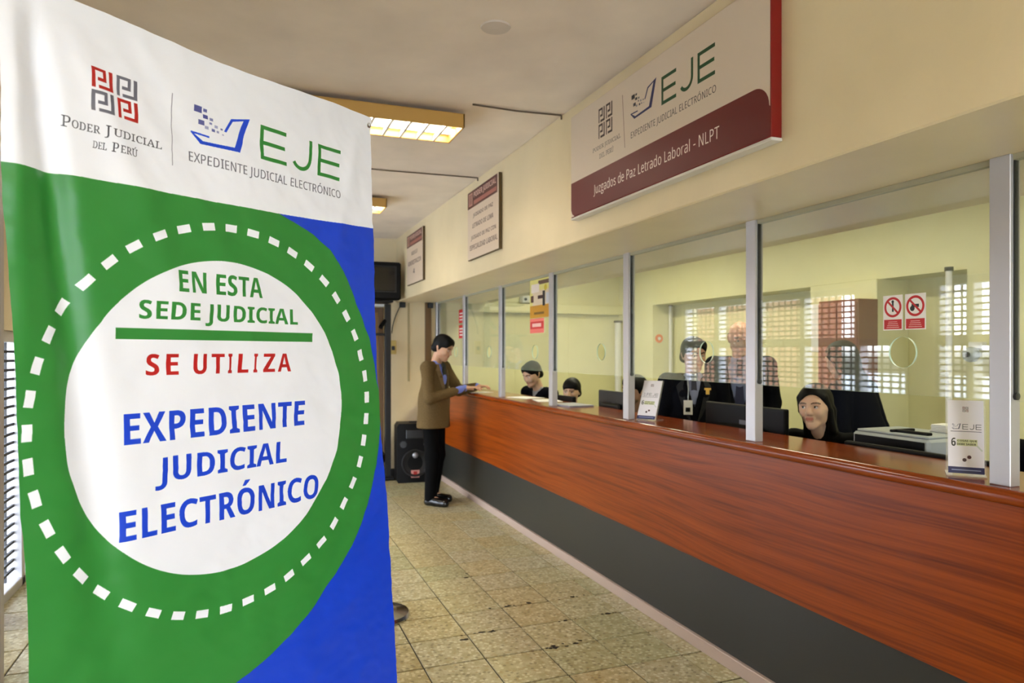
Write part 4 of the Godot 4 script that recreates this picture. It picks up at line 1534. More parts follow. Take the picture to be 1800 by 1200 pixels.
func hanging_signs() -> void:
	var cream := Color(0.82, 0.755, 0.675)
	var maroon := Color(0.37, 0.02, 0.022)
	# large sign: s from the far end
	var W := 1.605
	var p := Print.new(0.0, W, 2.295, 2.858, 1600, cream)
	var band := [Vector2(0, 2.295), Vector2(0, 2.485)]
	band.append_array([Vector2(W - 0.09, 2.485)])
	for i in 9:
		var an := PI * 0.5 * (1.0 - i / 8.0)
		band.append(Vector2(W - 0.085 + cos(an) * 0.08, 2.405 + sin(an) * 0.08))
	band.append_array([Vector2(W, 2.40), Vector2(W, 2.295)])
	p.poly(band, maroon)
	p.poly([Vector2(0, 2.295), Vector2(0, 2.335), Vector2(0.015, 2.31), Vector2(0.045, 2.295)], cream)
	p.text("Juzgados de Paz Letrado Laboral - NLPT", 0.271, 2.353, 1.322, 2.420, Color(0.93, 0.88, 0.83))
	var brown := Color(0.17, 0.06, 0.035)
	draw_squares(p, 0.328, 2.646, 0.474, 2.80, brown, brown)
	p.text("PODER JUDICIAL", 0.262, 2.584, 0.556, 2.612, Color(0.2, 0.17, 0.16), "Droid Serif")
	p.text("DEL PERÚ", 0.336, 2.541, 0.486, 2.572, Color(0.2, 0.17, 0.16), "Droid Serif")
	p.stroke(Vector2(0.575, 2.79), Vector2(0.598, 2.53), 0.004, Color(0.45, 0.3, 0.26))
	draw_laptop(p, 0.652, 2.640, 0.875, 2.768, Color(0.05, 0.07, 0.30), Color(0.10, 0.09, 0.13))
	draw_eje(p, 0.918, 2.628, 1.296, 2.752, Color(0.03, 0.25, 0.10), 0.12)
	p.text("EXPEDIENTE JUDICIAL ELECTRÓNICO", 0.655, 2.548, 1.302, 2.594, Color(0.24, 0.20, 0.2))
	var face := print_mat(p, 0.5)
	var t := flat_sign("hanging_sign", "large cream sign with a maroon band and red edge above the counter", 1.705, 1.752, 1.968, 1.968 + W, 2.295, 2.858, face, mats.sign_red)
	var o := t.position
	var g := Geo.new()
	g.slab(P(1.704, 2.283, 1.966) - o, P(1.752, 2.295, 1.968 + W) - o, 0.002)
	part("bottom_rail", g, mat("sign_rail", Color(0.82, 0.80, 0.76), 0.35), t)
	# two smaller notice boards
	for k in 2:
		W = 0.77
		p = Print.new(0.0, W, 2.30, 2.86, 760, Color(0.82, 0.74, 0.65))
		p.rect(0.0, 2.722, W - 0.03, 2.86, Color(0.30, 0.05, 0.05))
		p.rect(0.03, 2.742, 0.13, 2.845, Color(0.72, 0.52, 0.46))
		draw_squares(p, 0.045, 2.755, 0.115, 2.832, Color(0.30, 0.05, 0.05), Color(0.30, 0.05, 0.05))
		p.text("PODER JUDICIAL", 0.165, 2.785, W - 0.06, 2.842, Color(0.85, 0.70, 0.64), "Droid Sans", true)
		p.rect(0.165, 2.740, W - 0.05, 2.772, Color(0.62, 0.36, 0.32))
		var dk := Color(0.26, 0.10, 0.08)
		if k == 0:
			p.text("JUZGADO DE PAZ", 0.145, 2.630, 0.640, 2.668, dk, "Droid Sans", true)
			p.text("LETRADO DE LIMA", 0.130, 2.550, 0.650, 2.588, dk, "Droid Sans", true)
			p.text("JUZGADO DE PAZ CON", 0.090, 2.448, 0.710, 2.490, dk, "Droid Sans", true)
			p.text("ESPECIALIDAD LABORAL", 0.060, 2.372, 0.740, 2.414, dk, "Droid Sans", true)
		else:
			p.text("MODULO", 0.235, 2.616, 0.520, 2.660, dk, "Droid Sans", true)
			p.text("ADMINISTRACION", 0.060, 2.508, 0.690, 2.560, dk, "Droid Sans", true)
			p.text("4", 0.315, 2.405, 0.395, 2.460, dk, "Droid Sans", true)
		var d0 := 4.835 if k == 0 else 7.185
		flat_sign("notice_board", ["cream notice board listing courts, left of the large sign", "small cream notice board at the far end near the television"][k], 1.728, 1.752, d0, d0 + W, 2.30, 2.86, print_mat(p, 0.4), mat("board_edge", Color(0.30, 0.22, 0.05), 0.5), "notice boards on the bulkhead")


# ---------------------------------------------------------------- end of the hall
func end_wall_things() -> void:
	# television on a wall bracket
	var t := thing("television", "black box television on a bracket high in the far corner", "television", P(1.43, 2.15, 8.30))
	var g := Geo.new()
	g.slab(Vector3(-0.27, 0, 0.02), Vector3(0.27, 0.44, 0.16), 0.02)
	g.prism(PackedVector2Array([Vector2(-0.25, 0.03), Vector2(0.25, 0.03), Vector2(0.25, 0.41), Vector2(-0.25, 0.41)]), Vector3(0, 0, -0.1), Vector3.RIGHT, Vector3.UP, 0.13)
	g.slab(Vector3(-0.18, 0.06, -0.28), Vector3(0.18, 0.34, -0.09), 0.05)
	part("cabinet", g, mats.black_plastic, t)
	g = Geo.new()
	g.slab(Vector3(-0.215, 0.085, 0.155), Vector3(0.215, 0.395, 0.168), 0.006)
	part("bezel", g, mats.dark_plastic, t)
	g = Geo.new()
	g.slab(Vector3(-0.195, 0.10, 0.16), Vector3(0.195, 0.38, 0.174), 0.012)
	part("screen_glass", g, mat("tube_glass", Color(0.012, 0.013, 0.014), 0.08), t)
	g = Geo.new()
	g.slab(Vector3(-0.2, -0.02, -0.28), Vector3(0.2, 0.0, 0.05), 0.004)
	g.slab(Vector3(-0.05, 0.15, -0.41), Vector3(0.05, 0.35, -0.27), 0.004)
	part("bracket", g, mats.black_metal, t)
	# emergency lamp below it
	t = thing("emergency_lamp", "white twin emergency lamp below the television", "emergency light", P(1.50, 2.10, END - 0.001))
	g = Geo.new()
	g.slab(Vector3(-0.19, 0.0, 0.0), Vector3(0.10, 0.10, 0.07), 0.008)
	part("case", g, mats.white_plastic, t)
	g = Geo.new()
	g.slab(Vector3(-0.19, 0.105, 0.0), Vector3(0.10, 0.14, 0.085), 0.012)
	part("lamp_bar", g, mats.white_plastic, t)
	# black pole with cross arms
	t = thing("pole_stand", "tall black pole with a cross arm in the far corner", "pole", P(1.625, 0, 8.58))
	g = Geo.new()
	g.slab(Vector3(-0.035, 0.0, -0.03), Vector3(0.035, 2.13, 0.03), 0.004)
	part("pole", g, mats.black_metal, t)
	g = Geo.new()
	g.slab(Vector3(-0.55, 1.745, -0.015), Vector3(-0.035, 1.775, 0.015), 0.003)
	part("cross_arm", g, mats.black_metal, t)
	g = Geo.new()
	g.slab(Vector3(-0.06, 0.0, -0.13), Vector3(0.06, 0.035, 0.10), 0.006)
	part("foot", g, mats.black_metal, t)
	g = Geo.new()
	g.rod(Vector3(-0.035, 1.93, 0.02), Vector3(-0.10, 1.84, 0.06), 0.022, 0.026, 12)
	part("clamp", g, mats.black_plastic, t)
	t = thing("wall_socket_box", "small yellowed box on the end wall beside the black pole", "box", P(1.70, 1.52, END - 0.001))
	g = Geo.new()
	g.slab(Vector3(-0.03, 0, 0), Vector3(0.05, 0.17, 0.05), 0.006)
	part("case", g, mat("yellowed", Color(0.78, 0.68, 0.38), 0.5), t)
	g = Geo.new()
	g.slab(Vector3(-0.01, 0.05, 0.05), Vector3(0.03, 0.10, 0.056), 0.002)
	part("outlet", g, mats.dark_plastic, t)
	# fire extinguisher
	t = thing("fire_extinguisher", "red fire extinguisher by the far wall, mostly behind the banner", "fire extinguisher", P(1.40, 0, 8.56))
	g = Geo.new()
	g.lathe([Vector2(0.0, 0.16), Vector2(0.07, 0.165), Vector2(0.078, 0.19), Vector2(0.078, 0.42), Vector2(0.065, 0.46), Vector2(0.025, 0.485), Vector2(0.0, 0.485)], Vector3.ZERO, 24)
	part("cylinder", g, mats.red_paint, t)
	g = Geo.new()
	g.rod(Vector3(0, 0.48, 0), Vector3(0, 0.53, 0), 0.022, 0.02, 12)
	g.slab(Vector3(-0.02, 0.515, -0.015), Vector3(0.09, 0.54, 0.015), 0.004)
	part("valve", g, mats.black_plastic, t)
	g = Geo.new()
	g.tube([Vector3(-0.02, 0.51, 0), Vector3(-0.085, 0.47, 0.01), Vector3(-0.095, 0.38, 0.01), Vector3(-0.09, 0.26, 0.01)], 0.01)
	part("hose", g, mats.black_plastic, t)
	g = Geo.new()
	g.slab(Vector3(-0.10, 0.0, -0.10), Vector3(0.10, 0.02, 0.10), 0.003); g.rod(Vector3(0, 0.02, 0), Vector3(0, 0.165, 0), 0.02, 0.02)
	part("stand", g, mats.black_metal, t)
	# loudspeaker
	t = thing("loudspeaker", "black two way loudspeaker standing on the floor behind the visitor", "loudspeaker", P(1.90, 0, 8.38), -0.1)
	g = Geo.new()
	g.prism(PackedVector2Array([Vector2(-0.20, 0.0), Vector2(0.20, 0.0), Vector2(0.215, 0.03), Vector2(0.215, 0.66), Vector2(0.19, 0.70), Vector2(-0.19, 0.70), Vector2(-0.215, 0.66), Vector2(-0.215, 0.03)]), Vector3(0, 0, -0.16), Vector3.RIGHT, Vector3.UP, 0.32)
	part("cabinet", g, mats.black_plastic, t)
	g = Geo.new()
	g.lathe([Vector2(0.165, 0.0), Vector2(0.16, 0.012), Vector2(0.145, 0.012), Vector2(0.135, 0.0), Vector2(0.05, -0.015), Vector2(0.035, -0.01)], Vector3(0, 0.235, 0.168), 36, Basis(Vector3.RIGHT, PI / 2))
	part("woofer", g, mat("cone", Color(0.02, 0.02, 0.021), 0.6), t)
	g = Geo.new()
	g.lathe([Vector2(0.0, 0.02), Vector2(0.022, 0.015), Vector2(0.035, 0.0)], Vector3(0, 0.325, 0.172), 20, Basis(Vector3.RIGHT, PI / 2))
	part("dust_cap", g, mat("silver_cap", Color(0.62, 0.62, 0.64), 0.3, 0.6), t)
	g = Geo.new()
	g.slab(Vector3(-0.11, 0.52, 0.150), Vector3(0.11, 0.63, 0.166), 0.01)
	part("horn", g, mat("horn", Color(0.008, 0.008, 0.009), 0.35), t)
	for s in [-1.0, 1.0]:
		g = Geo.new()
		g.rod(Vector3(s * 0.14, 0.455, 0.15), Vector3(s * 0.14, 0.455, 0.165), 0.045, 0.04, 20)
		part("port", g, mats.horn, t)
	g = Geo.new()
	g.slab(Vector3(-0.05, 0.06, 0.16), Vector3(0.05, 0.15, 0.168), 0.003)
	part("badge", g, mat("badge", Color(0.78, 0.55, 0.52), 0.5), t)
	g = Geo.new()
	g.slab(Vector3(-0.022, 0.075, 0.167), Vector3(0.022, 0.135, 0.171), 0.002)
	part("badge_mark", g, mats.red_paint, t)
	g = Geo.new()
	g.slab(Vector3(-0.06, 0.70, -0.03), Vector3(0.06, 0.715, 0.03), 0.004)
	part("handle", g, mats.dark_plastic, t)
	# plain brown door in the end wall
	var dn := setting("door_1")
	g = Geo.new()
	g.slab(P(0.72, 0.0, END - 0.03), P(1.53, 2.03, END), 0.004)
	part("door_leaf", g, mat("door_brown", Color(0.50, 0.37, 0.19), 0.5), dn)
	g = Geo.new()
	g.slab(P(0.66, 0.0, END - 0.045), P(0.72, 2.09, END), 0.004); g.slab(P(1.53, 0.0, END - 0.045), P(1.59, 2.09, END), 0.004); g.slab(P(0.72, 2.03, END - 0.045), P(1.53, 2.09, END), 0.004)
	part("door_frame", g, mat("frame_brown", Color(0.36, 0.25, 0.12), 0.5), dn)
	g = Geo.new()
	g.rod(P(1.46, 1.0, END - 0.03), P(1.46, 1.0, END - 0.08), 0.012, 0.012, 10); g.rod(P(1.46, 1.0, END - 0.08), P(1.36, 1.0, END - 0.08), 0.009, 0.009, 10)
	part("door_handle", g, mats.chrome, dn)
	# thin trunking and cable on the end wall
	g = Geo.new()
	g.slab(P(1.90, 1.18, END - 0.012), P(1.925, 2.16, END), 0.002)
	var tr := part("cable_trunking", g, mat("trunking", Color(0.66, 0.60, 0.45), 0.5), self)
	tag(tr, "thin vertical cable duct on the end wall above the loudspeaker", "cable duct")
	g = Geo.new()
	var pts := []
	for i in 10:
		var u := i / 9.0
		pts.append(P(1.70 + 0.10 * u, 1.78 + 0.33 * pow(u, 0.6), END - 0.012))
	g.tube(pts, 0.006, 6)
	tr = part("wall_cable", g, mats.black_plastic, self)
	tag(tr, "dark cable curving up the end wall to a black junction box", "cable")
	for a in [[1.83, "left black junction box under the bulkhead at the end wall"], [2.185, "right black junction box under the bulkhead by the last post"]]:
		var jb := thing("junction_box", a[1], "junction box", P(a[0], 2.10, END - 0.001), 0.0, "junction boxes on the end wall")
		g = Geo.new()
		g.slab(Vector3(-0.035, 0, 0), Vector3(0.035, 0.065, 0.05), 0.004)
		part("case", g, mats.black_plastic, jb)
		g = Geo.new()
		g.slab(Vector3(-0.03, 0.005, 0.05), Vector3(0.03, 0.06, 0.055), 0.002)
		part("cover", g, mats.dark_plastic, jb)
	g = Geo.new()
	g.slab(P(2.12, 1.13, END - 0.03), P(2.20, 2.17, END), 0.004)
	var sp := part("wooden_strip", g, mat("strip", Color(0.42, 0.30, 0.14), 0.5), self)
	tag(sp, "brown vertical wooden strip where the end wall meets the screen", "wood strip")
	# rope post, mostly behind the banner
	t = thing("stanchion", "chrome barrier post with round base just behind the banner", "stanchion", P(0.735, 0, 4.13))
	g = Geo.new()
	g.lathe([Vector2(0.0, 0.0), Vector2(0.172, 0.0), Vector2(0.175, 0.012), Vector2(0.168, 0.030), Vector2(0.10, 0.042), Vector2(0.035, 0.050), Vector2(0.026, 0.07)], Vector3.ZERO, 48)
	part("base", g, mats.chrome, t)
	g = Geo.new()
	g.rod(Vector3(0, 0.05, 0), Vector3(0, 0.90, 0), 0.025, 0.025, 24)
	part("post", g, mats.chrome, t)
	g = Geo.new()
	g.lathe([Vector2(0.025, 0.90), Vector2(0.032, 0.91), Vector2(0.032, 0.95), Vector2(0.02, 0.97), Vector2(0.0, 0.972)], Vector3.ZERO, 24)
	part("cap", g, mats.black_plastic, t)
	# ceiling details
	g = Geo.new()
	g.lathe([Vector2(0.066, 0.0), Vector2(0.062, -0.006), Vector2(0.0, -0.009)], P(1.01, CEIL, 2.87), 36)
	var cv := part("ceiling_cover", g, mat("cover", Color(0.80, 0.75, 0.70), 0.6), self)
	tag(cv, "round blank cover plate on the ceiling left of the large sign", "cover plate")
	for a in [[1.20, 1.745, 3.80, "short thin cable along the ceiling beside the nearer lamp"], [0.35, 1.745, 5.40, "longer thin cable along the ceiling between the two lamps"]]:
		g = Geo.new()
		g.tube([P(a[0], CEIL - 0.006, a[2]), P((a[0] + a[1]) / 2.0, CEIL - 0.009, a[2] + 0.005), P(a[1], CEIL - 0.006, a[2] - 0.01), P(a[1], CEIL - 0.03, a[2] - 0.01)], 0.005, 6)
		var cb := part("ceiling_cable", g, mat("old_cable", Color(0.36, 0.30, 0.24), 0.6), self)
		tag(cb, a[3], "cable", "thin cables on the ceiling")


# ---------------------------------------------------------------- behind the glass
func monitor(d0: float, d1: float, x: float, top: float, tall: float, label: String, shade: String) -> void:
	var w := d1 - d0
	var t := thing("computer_monitor", label, "monitor", P(x, 0.76, (d0 + d1) * 0.5), 0.0, "monitors behind the glass")
	var y1 := top - 0.76
	var y0 := y1 - tall
	var m: Material = mats[shade]
	var g := Geo.new()
	g.slab(Vector3(-0.02, y0, -w / 2), Vector3(0.015, y1, w / 2), 0.006)
	part("shell", g, m, t)
	g = Geo.new()
	g.slab(Vector3(-0.05, y0 + tall * 0.2, -w * 0.3), Vector3(-0.019, y0 + tall * 0.72, w * 0.3), 0.014)
	part("rear_housing", g, m, t)
	g = Geo.new()
	g.slab(Vector3(-0.0215, y1 - 0.11, -0.02), Vector3(-0.0195, y1 - 0.085, 0.06 if w > 0.5 else 0.04), 0.0005)
	part("maker_plate", g, mat("plate", Color(0.35, 0.36, 0.38), 0.3, 0.6), t)
	g = Geo.new()
	g.slab(Vector3(0.014, y0 + 0.015, -w / 2 + 0.012), Vector3(0.018, y1 - 0.012, w / 2 - 0.012))
	part("screen_glass", g, mat("screen_glass", Color(0.03, 0.035, 0.045), 0.15), t)
	g = Geo.new()
	g.slab(Vector3(-0.045, 0.012, -0.04), Vector3(-0.015, y0 + tall * 0.4, 0.04), 0.005)
	part("neck", g, m, t)
	g = Geo.new()
	g.slab(Vector3(-0.045, 0.0, -0.12), Vector3(0.07, 0.014, 0.12), 0.004)
	part("foot", g, m, t)


func brochure(at: Vector3, turn: float, wide: float, tall: float, back: float, face: Material, label: String) -> void:
	# a printed card leaning in a clear L-shaped holder; its face looks along local +z
	var t := thing("brochure_stand", label, "leaflet stand", at, turn, "leaflet stands on the counter")
	var tilt := Vector3(0, cos(back), -sin(back))
	var n := Vector3(0, sin(back), cos(back))
	var b := Vector3(0, 0.008, 0.02)
	var hw := Vector3(wide / 2, 0, 0)
	var g := Geo.new()
	g.print_quad(b - hw + tilt * tall, b + hw + tilt * tall, b + hw, b - hw, n)
	part("card_face", g, face, t)
	g = Geo.new()
	g.prism(PackedVector2Array([Vector2(-wide / 2, 0), Vector2(wide / 2, 0), Vector2(wide / 2, tall), Vector2(-wide / 2, tall)]), b - n * 0.004, Vector3.RIGHT, tilt, 0.0035)
	part("card", g, mats.paper, t)
	g = Geo.new()
	g.prism(PackedVector2Array([Vector2(-wide / 2 - 0.006, -0.006), Vector2(wide / 2 + 0.006, -0.006), Vector2(wide / 2 + 0.006, tall + 0.004), Vector2(-wide / 2 - 0.006, tall + 0.004)]), b - n * 0.009, Vector3.RIGHT, tilt, 0.003)
	part("holder_back", g, mats.acrylic, t)
	g = Geo.new()
	g.slab(Vector3(-wide / 2 - 0.006, 0, -0.07), Vector3(wide / 2 + 0.006, 0.004, 0.045), 0.001)
	part("holder_foot", g, mats.acrylic, t)


func sticker(label: String, d0: float, d1: float, y0: float, y1: float, p: Print, group: String, called := "sticker") -> void:
	var t := thing(called, label, "sticker", P(GX - 0.0045, y0, (d0 + d1) / 2.0), 0.0, group)
	var o := t.position
	var g := Geo.new()
	g.slab(P(GX - 0.0055, y0, d0) - o, P(GX - 0.0045, y1, d1) - o)
	part("sheet", g, mats.paper, t)
	g = Geo.new()
	g.print_quad(P(GX - 0.0058, y1, d1) - o, P(GX - 0.0058, y1, d0) - o, P(GX - 0.0058, y0, d0) - o, P(GX - 0.0058, y0, d1) - o, Vector3.LEFT)
	part("print", g, print_mat(p, 0.5), t)


func office_things() -> void:
	var t: Node3D
	var g: Geo
	monitor(2.95, 3.63, 2.66, 1.247, 0.40, "wide black monitor seen from behind, beside the young woman", "black_plastic")
	monitor(4.56, 5.03, 2.66, 1.247, 0.32, "dark grey monitor seen from behind, left of the leaflet stand", "dark_plastic")
	monitor(5.50, 5.92, 2.66, 1.160, 0.28, "low black monitor in front of the half hidden clerk", "black_plastic")
	monitor(1.80, 2.52, 2.62, 1.138, 0.33, "black monitor edge showing just above the counter before the printer", "black_plastic")
	# printer on a stand
	t = thing("office_printer", "light grey office printer with a dark front behind the glass", "printer", P(2.84, 0.76, 2.40))
	g = Geo.new()
	g.slab(Vector3(-0.10, 0.0, -0.205), Vector3(0.20, 0.41, 0.205), 0.012)
	part("body", g, mats.grey_plastic, t)
	g = Geo.new()
	g.slab(Vector3(-0.106, 0.16, -0.185), Vector3(-0.099, 0.397, 0.185), 0.002)
	part("front_panel", g, mats.black_plastic, t)
	g = Geo.new()
	g.slab(Vector3(-0.085, 0.41, -0.19), Vector3(0.185, 0.422, 0.19), 0.004)
	part("lid", g, mats.grey_plastic, t)
	g = Geo.new()
	g.slab(Vector3(-0.07, 0.422, -0.02), Vector3(0.07, 0.434, 0.0), 0.003); g.slab(Vector3(-0.05, 0.422, -0.02), Vector3(-0.02, 0.434, 0.16), 0.003)
	part("paper_stop", g, mats.black_plastic, t)
	t = thing("printer_table", "small table carrying the grey printer behind the glass", "table", P(2.93, 0, 2.40))
	g = Geo.new()
	g.slab(Vector3(-0.145, 0.72, -0.24), Vector3(0.15, 0.7595, 0.24), 0.004)
	part("tabletop", g, mats.grey_plastic, t)
	for a in [[-0.11, -0.2], [-0.11, 0.2], [0.12, -0.2], [0.12, 0.2]]:
		g = Geo.new()
		g.rod(Vector3(a[0], 0, a[1]), Vector3(a[0], 0.72, a[1]), 0.014, 0.014, 10)
		part("leg", g, mats.aluminium, t)
	g = Geo.new()
	g.slab(P(2.97, 1.183, 2.20), P(3.03, 1.215, 2.10), 0.002)
	# papers at the printer's near end
	var pp := part("paper_stack", _stack(), mats.paper, self)
	pp.position = P(3.0, 1.1825, 2.31)
	tag(pp, "small stack of white paper lying on the printer lid", "paper")
	# wall socket, detector, poles
	t = thing("wall_socket", "black framed socket on the office wall behind the printer", "socket", P(5.199, 0.92, 3.86))
	g = Geo.new()
	for r in [[-0.06, 0.0, -0.045, 0.11], [0.045, 0.0, 0.06, 0.11], [-0.06, 0.0, 0.06, 0.015], [-0.06, 0.095, 0.06, 0.11]]:
		g.slab(Vector3(-0.02, r[1], r[0]), Vector3(0, r[3], r[2]), 0.002)
	part("frame", g, mats.black_plastic, t)
	g = Geo.new()
	g.slab(Vector3(-0.012, 0.015, -0.045), Vector3(0, 0.095, 0.045), 0.002)
	part("plate", g, mats.paper, t)
	t = thing("wall_camera", "grey round security camera on the office wall near the right post", "camera", P(4.899, 1.50, 3.52))
	g = Geo.new()
	g.lathe([Vector2(0.0, -0.055), Vector2(0.035, -0.045), Vector2(0.052, -0.015), Vector2(0.055, 0.01), Vector2(0.05, 0.03), Vector2(0.0, 0.045)], Vector3(-0.09, 0.03, 0), 24, Basis(Vector3.BACK, PI / 2))
	part("head", g, mats.grey_plastic, t)
	g = Geo.new()
	g.slab(Vector3(-0.06, 0.07, -0.05), Vector3(0, 0.12, 0.05), 0.006); g.rod(Vector3(-0.07, 0.08, 0), Vector3(-0.08, 0.05, 0), 0.015, 0.015, 10)
	part("mount", g, mats.white_plastic, t)
	g = Geo.new()
	g.rod(Vector3(-0.13, 0.03, 0), Vector3(-0.146, 0.03, 0), 0.02, 0.018, 14)
	part("lens", g, mats.black_plastic, t)
	for a in [[4.82, 3.70, 2.14, 0.022, "white vertical pole by the wall camera at right"], [5.14, 7.80, 2.14, 0.022, "white vertical pole at the left corner of the office recess"], [4.82, 8.60, 1.95, 0.045, "white pipe with a black cap in the far office corner"]]:
		t = thing("wall_pole", a[4], "pole", P(a[0], 0, a[1]), 0.0, "white poles at the office wall")
		g = Geo.new()
		g.rod(Vector3.ZERO, Vector3(0, a[2], 0), a[3], a[3], 16)
		part("pole", g, mats.white_plastic, t)
		g = Geo.new()
		g.rod(Vector3(0, a[2], 0), Vector3(0, a[2] + 0.03, 0), a[3] * 1.35, a[3] * 1.35, 16)
		part("cap", g, mats.dark_plastic, t)
	# brown door leaf, and a white rectangle on the pier
	t = thing("brown_cupboard", "tall brown wooden cupboard against the pier behind the staff", "cupboard", P(4.72, 0, 4.55))
	g = Geo.new()
	g.slab(Vector3(-0.10, 0.04, -0.20), Vector3(0.115, 1.98, 0.22), 0.005)
	part("body", g, mats.brown_panel, t)
	for s in [-1.0, 1.0]:
		g = Geo.new()
		g.slab(Vector3(-0.112, 0.06, 0.01 + s * 0.1035 - 0.10), Vector3(-0.10, 1.95, 0.01 + s * 0.1035 + 0.10), 0.003)
		var dr := part("door", g, mats.brown_panel, t)
		g = Geo.new()
		g.rod(Vector3(-0.125, 0.95, 0.01 + s * 0.02), Vector3(-0.125, 1.07, 0.01 + s * 0.02), 0.006, 0.006, 8)
		part("handle", g, mats.chrome, dr)
	g = Geo.new()
	g.slab(Vector3(-0.09, 0, -0.19), Vector3(0.11, 0.04, 0.21))
	part("plinth", g, mats.black_plastic, t)
	g = Geo.new()
	g.slab(P(4.834, 1.55, 4.80), P(4.8395, 1.98, 5.06))
	var sh := part("white_rectangle", g, mats.paper, self)
	tag(sh, "large white sheet pinned to the pier left of the brown cupboard", "paper")
	g = Geo.new()
	g.rod(P(4.99, 1.72, 7.838), P(4.99, 1.72, 7.828), 0.055, 0.055, 24)
	var os := part("round_sticker", g, mat("orange", Color(0.88, 0.42, 0.06), 0.5), self)
	tag(os, "round orange sticker on the side of the office recess", "sticker")
	g = Geo.new()
	g.rod(P(4.99, 1.72, 7.828), P(4.99, 1.72, 7.826), 0.022, 0.022, 16)
	part("center_mark", g, mats.paper, os)
	# far office corner: small white box with cable
	t = thing("wall_box", "small white box with a cable on the far office wall", "box", P(3.50, 2.19, END - 0.001))
	g = Geo.new()
	g.slab(Vector3(-0.10, 0.0, 0), Vector3(0.08, 0.10, 0.12), 0.01)
	part("case", g, mats.white_plastic, t)
	g = Geo.new()
	g.tube([Vector3(0.06, 0.10, 0.05), Vector3(0.12, 0.22, 0.03), Vector3(0.15, 0.40, 0.03), Vector3(0.16, 0.75, 0.03)], 0.008, 6)
	part("cable", g, mats.black_plastic, t)
	g = Geo.new()
	g.rod(Vector3(-0.06, 0.05, 0.12), Vector3(-0.06, 0.05, 0.135), 0.02, 0.02, 12)
	part("lens", g, mats.dark_plastic, t)
	# stickers on the glass
	var red := Color(0.72, 0.04, 0.05)
	var wht := Color(0.90, 0.88, 0.86)
	var blk := Color(0.06, 0.05, 0.05)
	for k in 2:
		var p := Print.new(0.0, 0.125, 0.0, 0.19, 300, wht)
		p.disc(0.0625, 0.125, 0.055, red)
		p.disc(0.0625, 0.125, 0.042, wht)
		if k == 0:
			p.rect(0.057, 0.10, 0.068, 0.15, blk); p.disc(0.062, 0.155, 0.008, blk)
		else:
			p.rect(0.04, 0.118, 0.085, 0.135, blk); p.disc(0.045, 0.112, 0.014, blk)
		p.stroke(Vector2(0.03, 0.157), Vector2(0.095, 0.093), 0.011, red)
		p.rect(0.006, 0.006, 0.119, 0.058, red)
		for j in 4:
			p.rect(0.022 + j * 0.004, 0.014 + j * 0.010, 0.103 - j * 0.004, 0.017 + j * 0.010, Color(0.92, 0.72, 0.70))
		var dd := 1.914 if k == 0 else 1.820
		sticker(["left red and white prohibition sticker above the round glass opening", "right red and white prohibition sticker above the round glass opening"][k], dd, dd + 0.084, 1.630, 1.760, p, "prohibition stickers on the glass")
	for k in 2:
		var p := Print.new(0.0, 0.2, 0.0, 0.15, 200, red)
		for j in 3:
			p.rect(0.03, 0.03 + j * 0.035, 0.17, 0.045 + j * 0.035, wht)
		sticker(["upper red sticker on the glass near the visitor", "lower red sticker on the glass near the visitor"][k], 7.48, 7.66, 1.87 - k * 0.17, 2.02 - k * 0.17, p, "red stickers near the visitor")
	var q := Print.new(0.0, 0.42, 0.0, 0.34, 420, Color(0.82, 0.78, 0.45))
	q.rect(0.0, 0.0, 0.42, 0.11, Color(0.75, 0.53, 0.07))
	q.rect(0.06, 0.11, 0.42, 0.24, Color(0.82, 0.74, 0.62))
	q.rect(0.27, 0.10, 0.32, 0.23, blk); q.rect(0.17, 0.165, 0.28, 0.195, Color(0.22, 0.06, 0.05)); q.rect(0.02, 0.14, 0.08, 0.20, Color(0.25, 0.07, 0.04))
	q.rect(0.34, 0.12, 0.42, 0.21, Color(0.75, 0.75, 0.78))
	q.rect(0.18, 0.29, 0.41, 0.325, Color(0.35, 0.24, 0.18))
	q.rect(0.03, 0.225, 0.20, 0.30, Color(0.86, 0.80, 0.76)); q.disc(0.33, 0.255, 0.028, Color(0.75, 0.66, 0.06)); q.rect(0.09, 0.03, 0.30, 0.05, Color(0.45, 0.32, 0.04))
	sticker("yellow and black poster at the top of the glass beside a post", 5.115, 5.535, 1.830, 2.148, q, "", "glass_poster")
	q = Print.new(0.0, 0.30, 0.0, 0.12, 300, Color(0.86, 0.42, 0.38))
	q.rect(0.01, 0.035, 0.29, 0.095, red); q.rect(0.05, 0.05, 0.24, 0.08, Color(0.88, 0.70, 0.66))
	sticker("red and pink label under the yellow poster", 5.235, 5.535, 1.705, 1.825, q, "", "glass_label")


func _stack() -> Geo:
	var g := Geo.new()
	for i in 5:
		g.box(Vector3(0.002 * (i % 2), 0.004 + i * 0.007, 0.003 * (i % 3)), Vector3(0.10, 0.0065, 0.10), 0.001, Transform3D(Basis(Vector3.UP, 0.05 * i), Vector3.ZERO))
	return g


func cam_dir(right: float, fwd: float) -> Vector2:
	# a horizontal direction given along and across the viewing axis -> (x, d)
	return Vector2(right * cos(YAW) + fwd * sin(YAW), fwd * cos(YAW) - right * sin(YAW)).normalized()


func staff(label: String, head_top: Vector3, facing: Vector2, s: Dictionary) -> Node3D:
	# head_top: x, height of the crown, d
	var k: float = head_top.y / 1.703
	if s.has("size"):
		k = s.size / 1.70
		s.sit = head_top.y - (1.703 - 0.93) * k
	s.h = k * 1.70
	var fwd: float = (0.035 + s.get("crane", 0.0) + s.get("lean", 0.0) * 0.638) * k
	var at := P(head_top.x - facing.x * fwd, 0, head_top.z - facing.y * fwd)
	return person(label, at, facing, s)


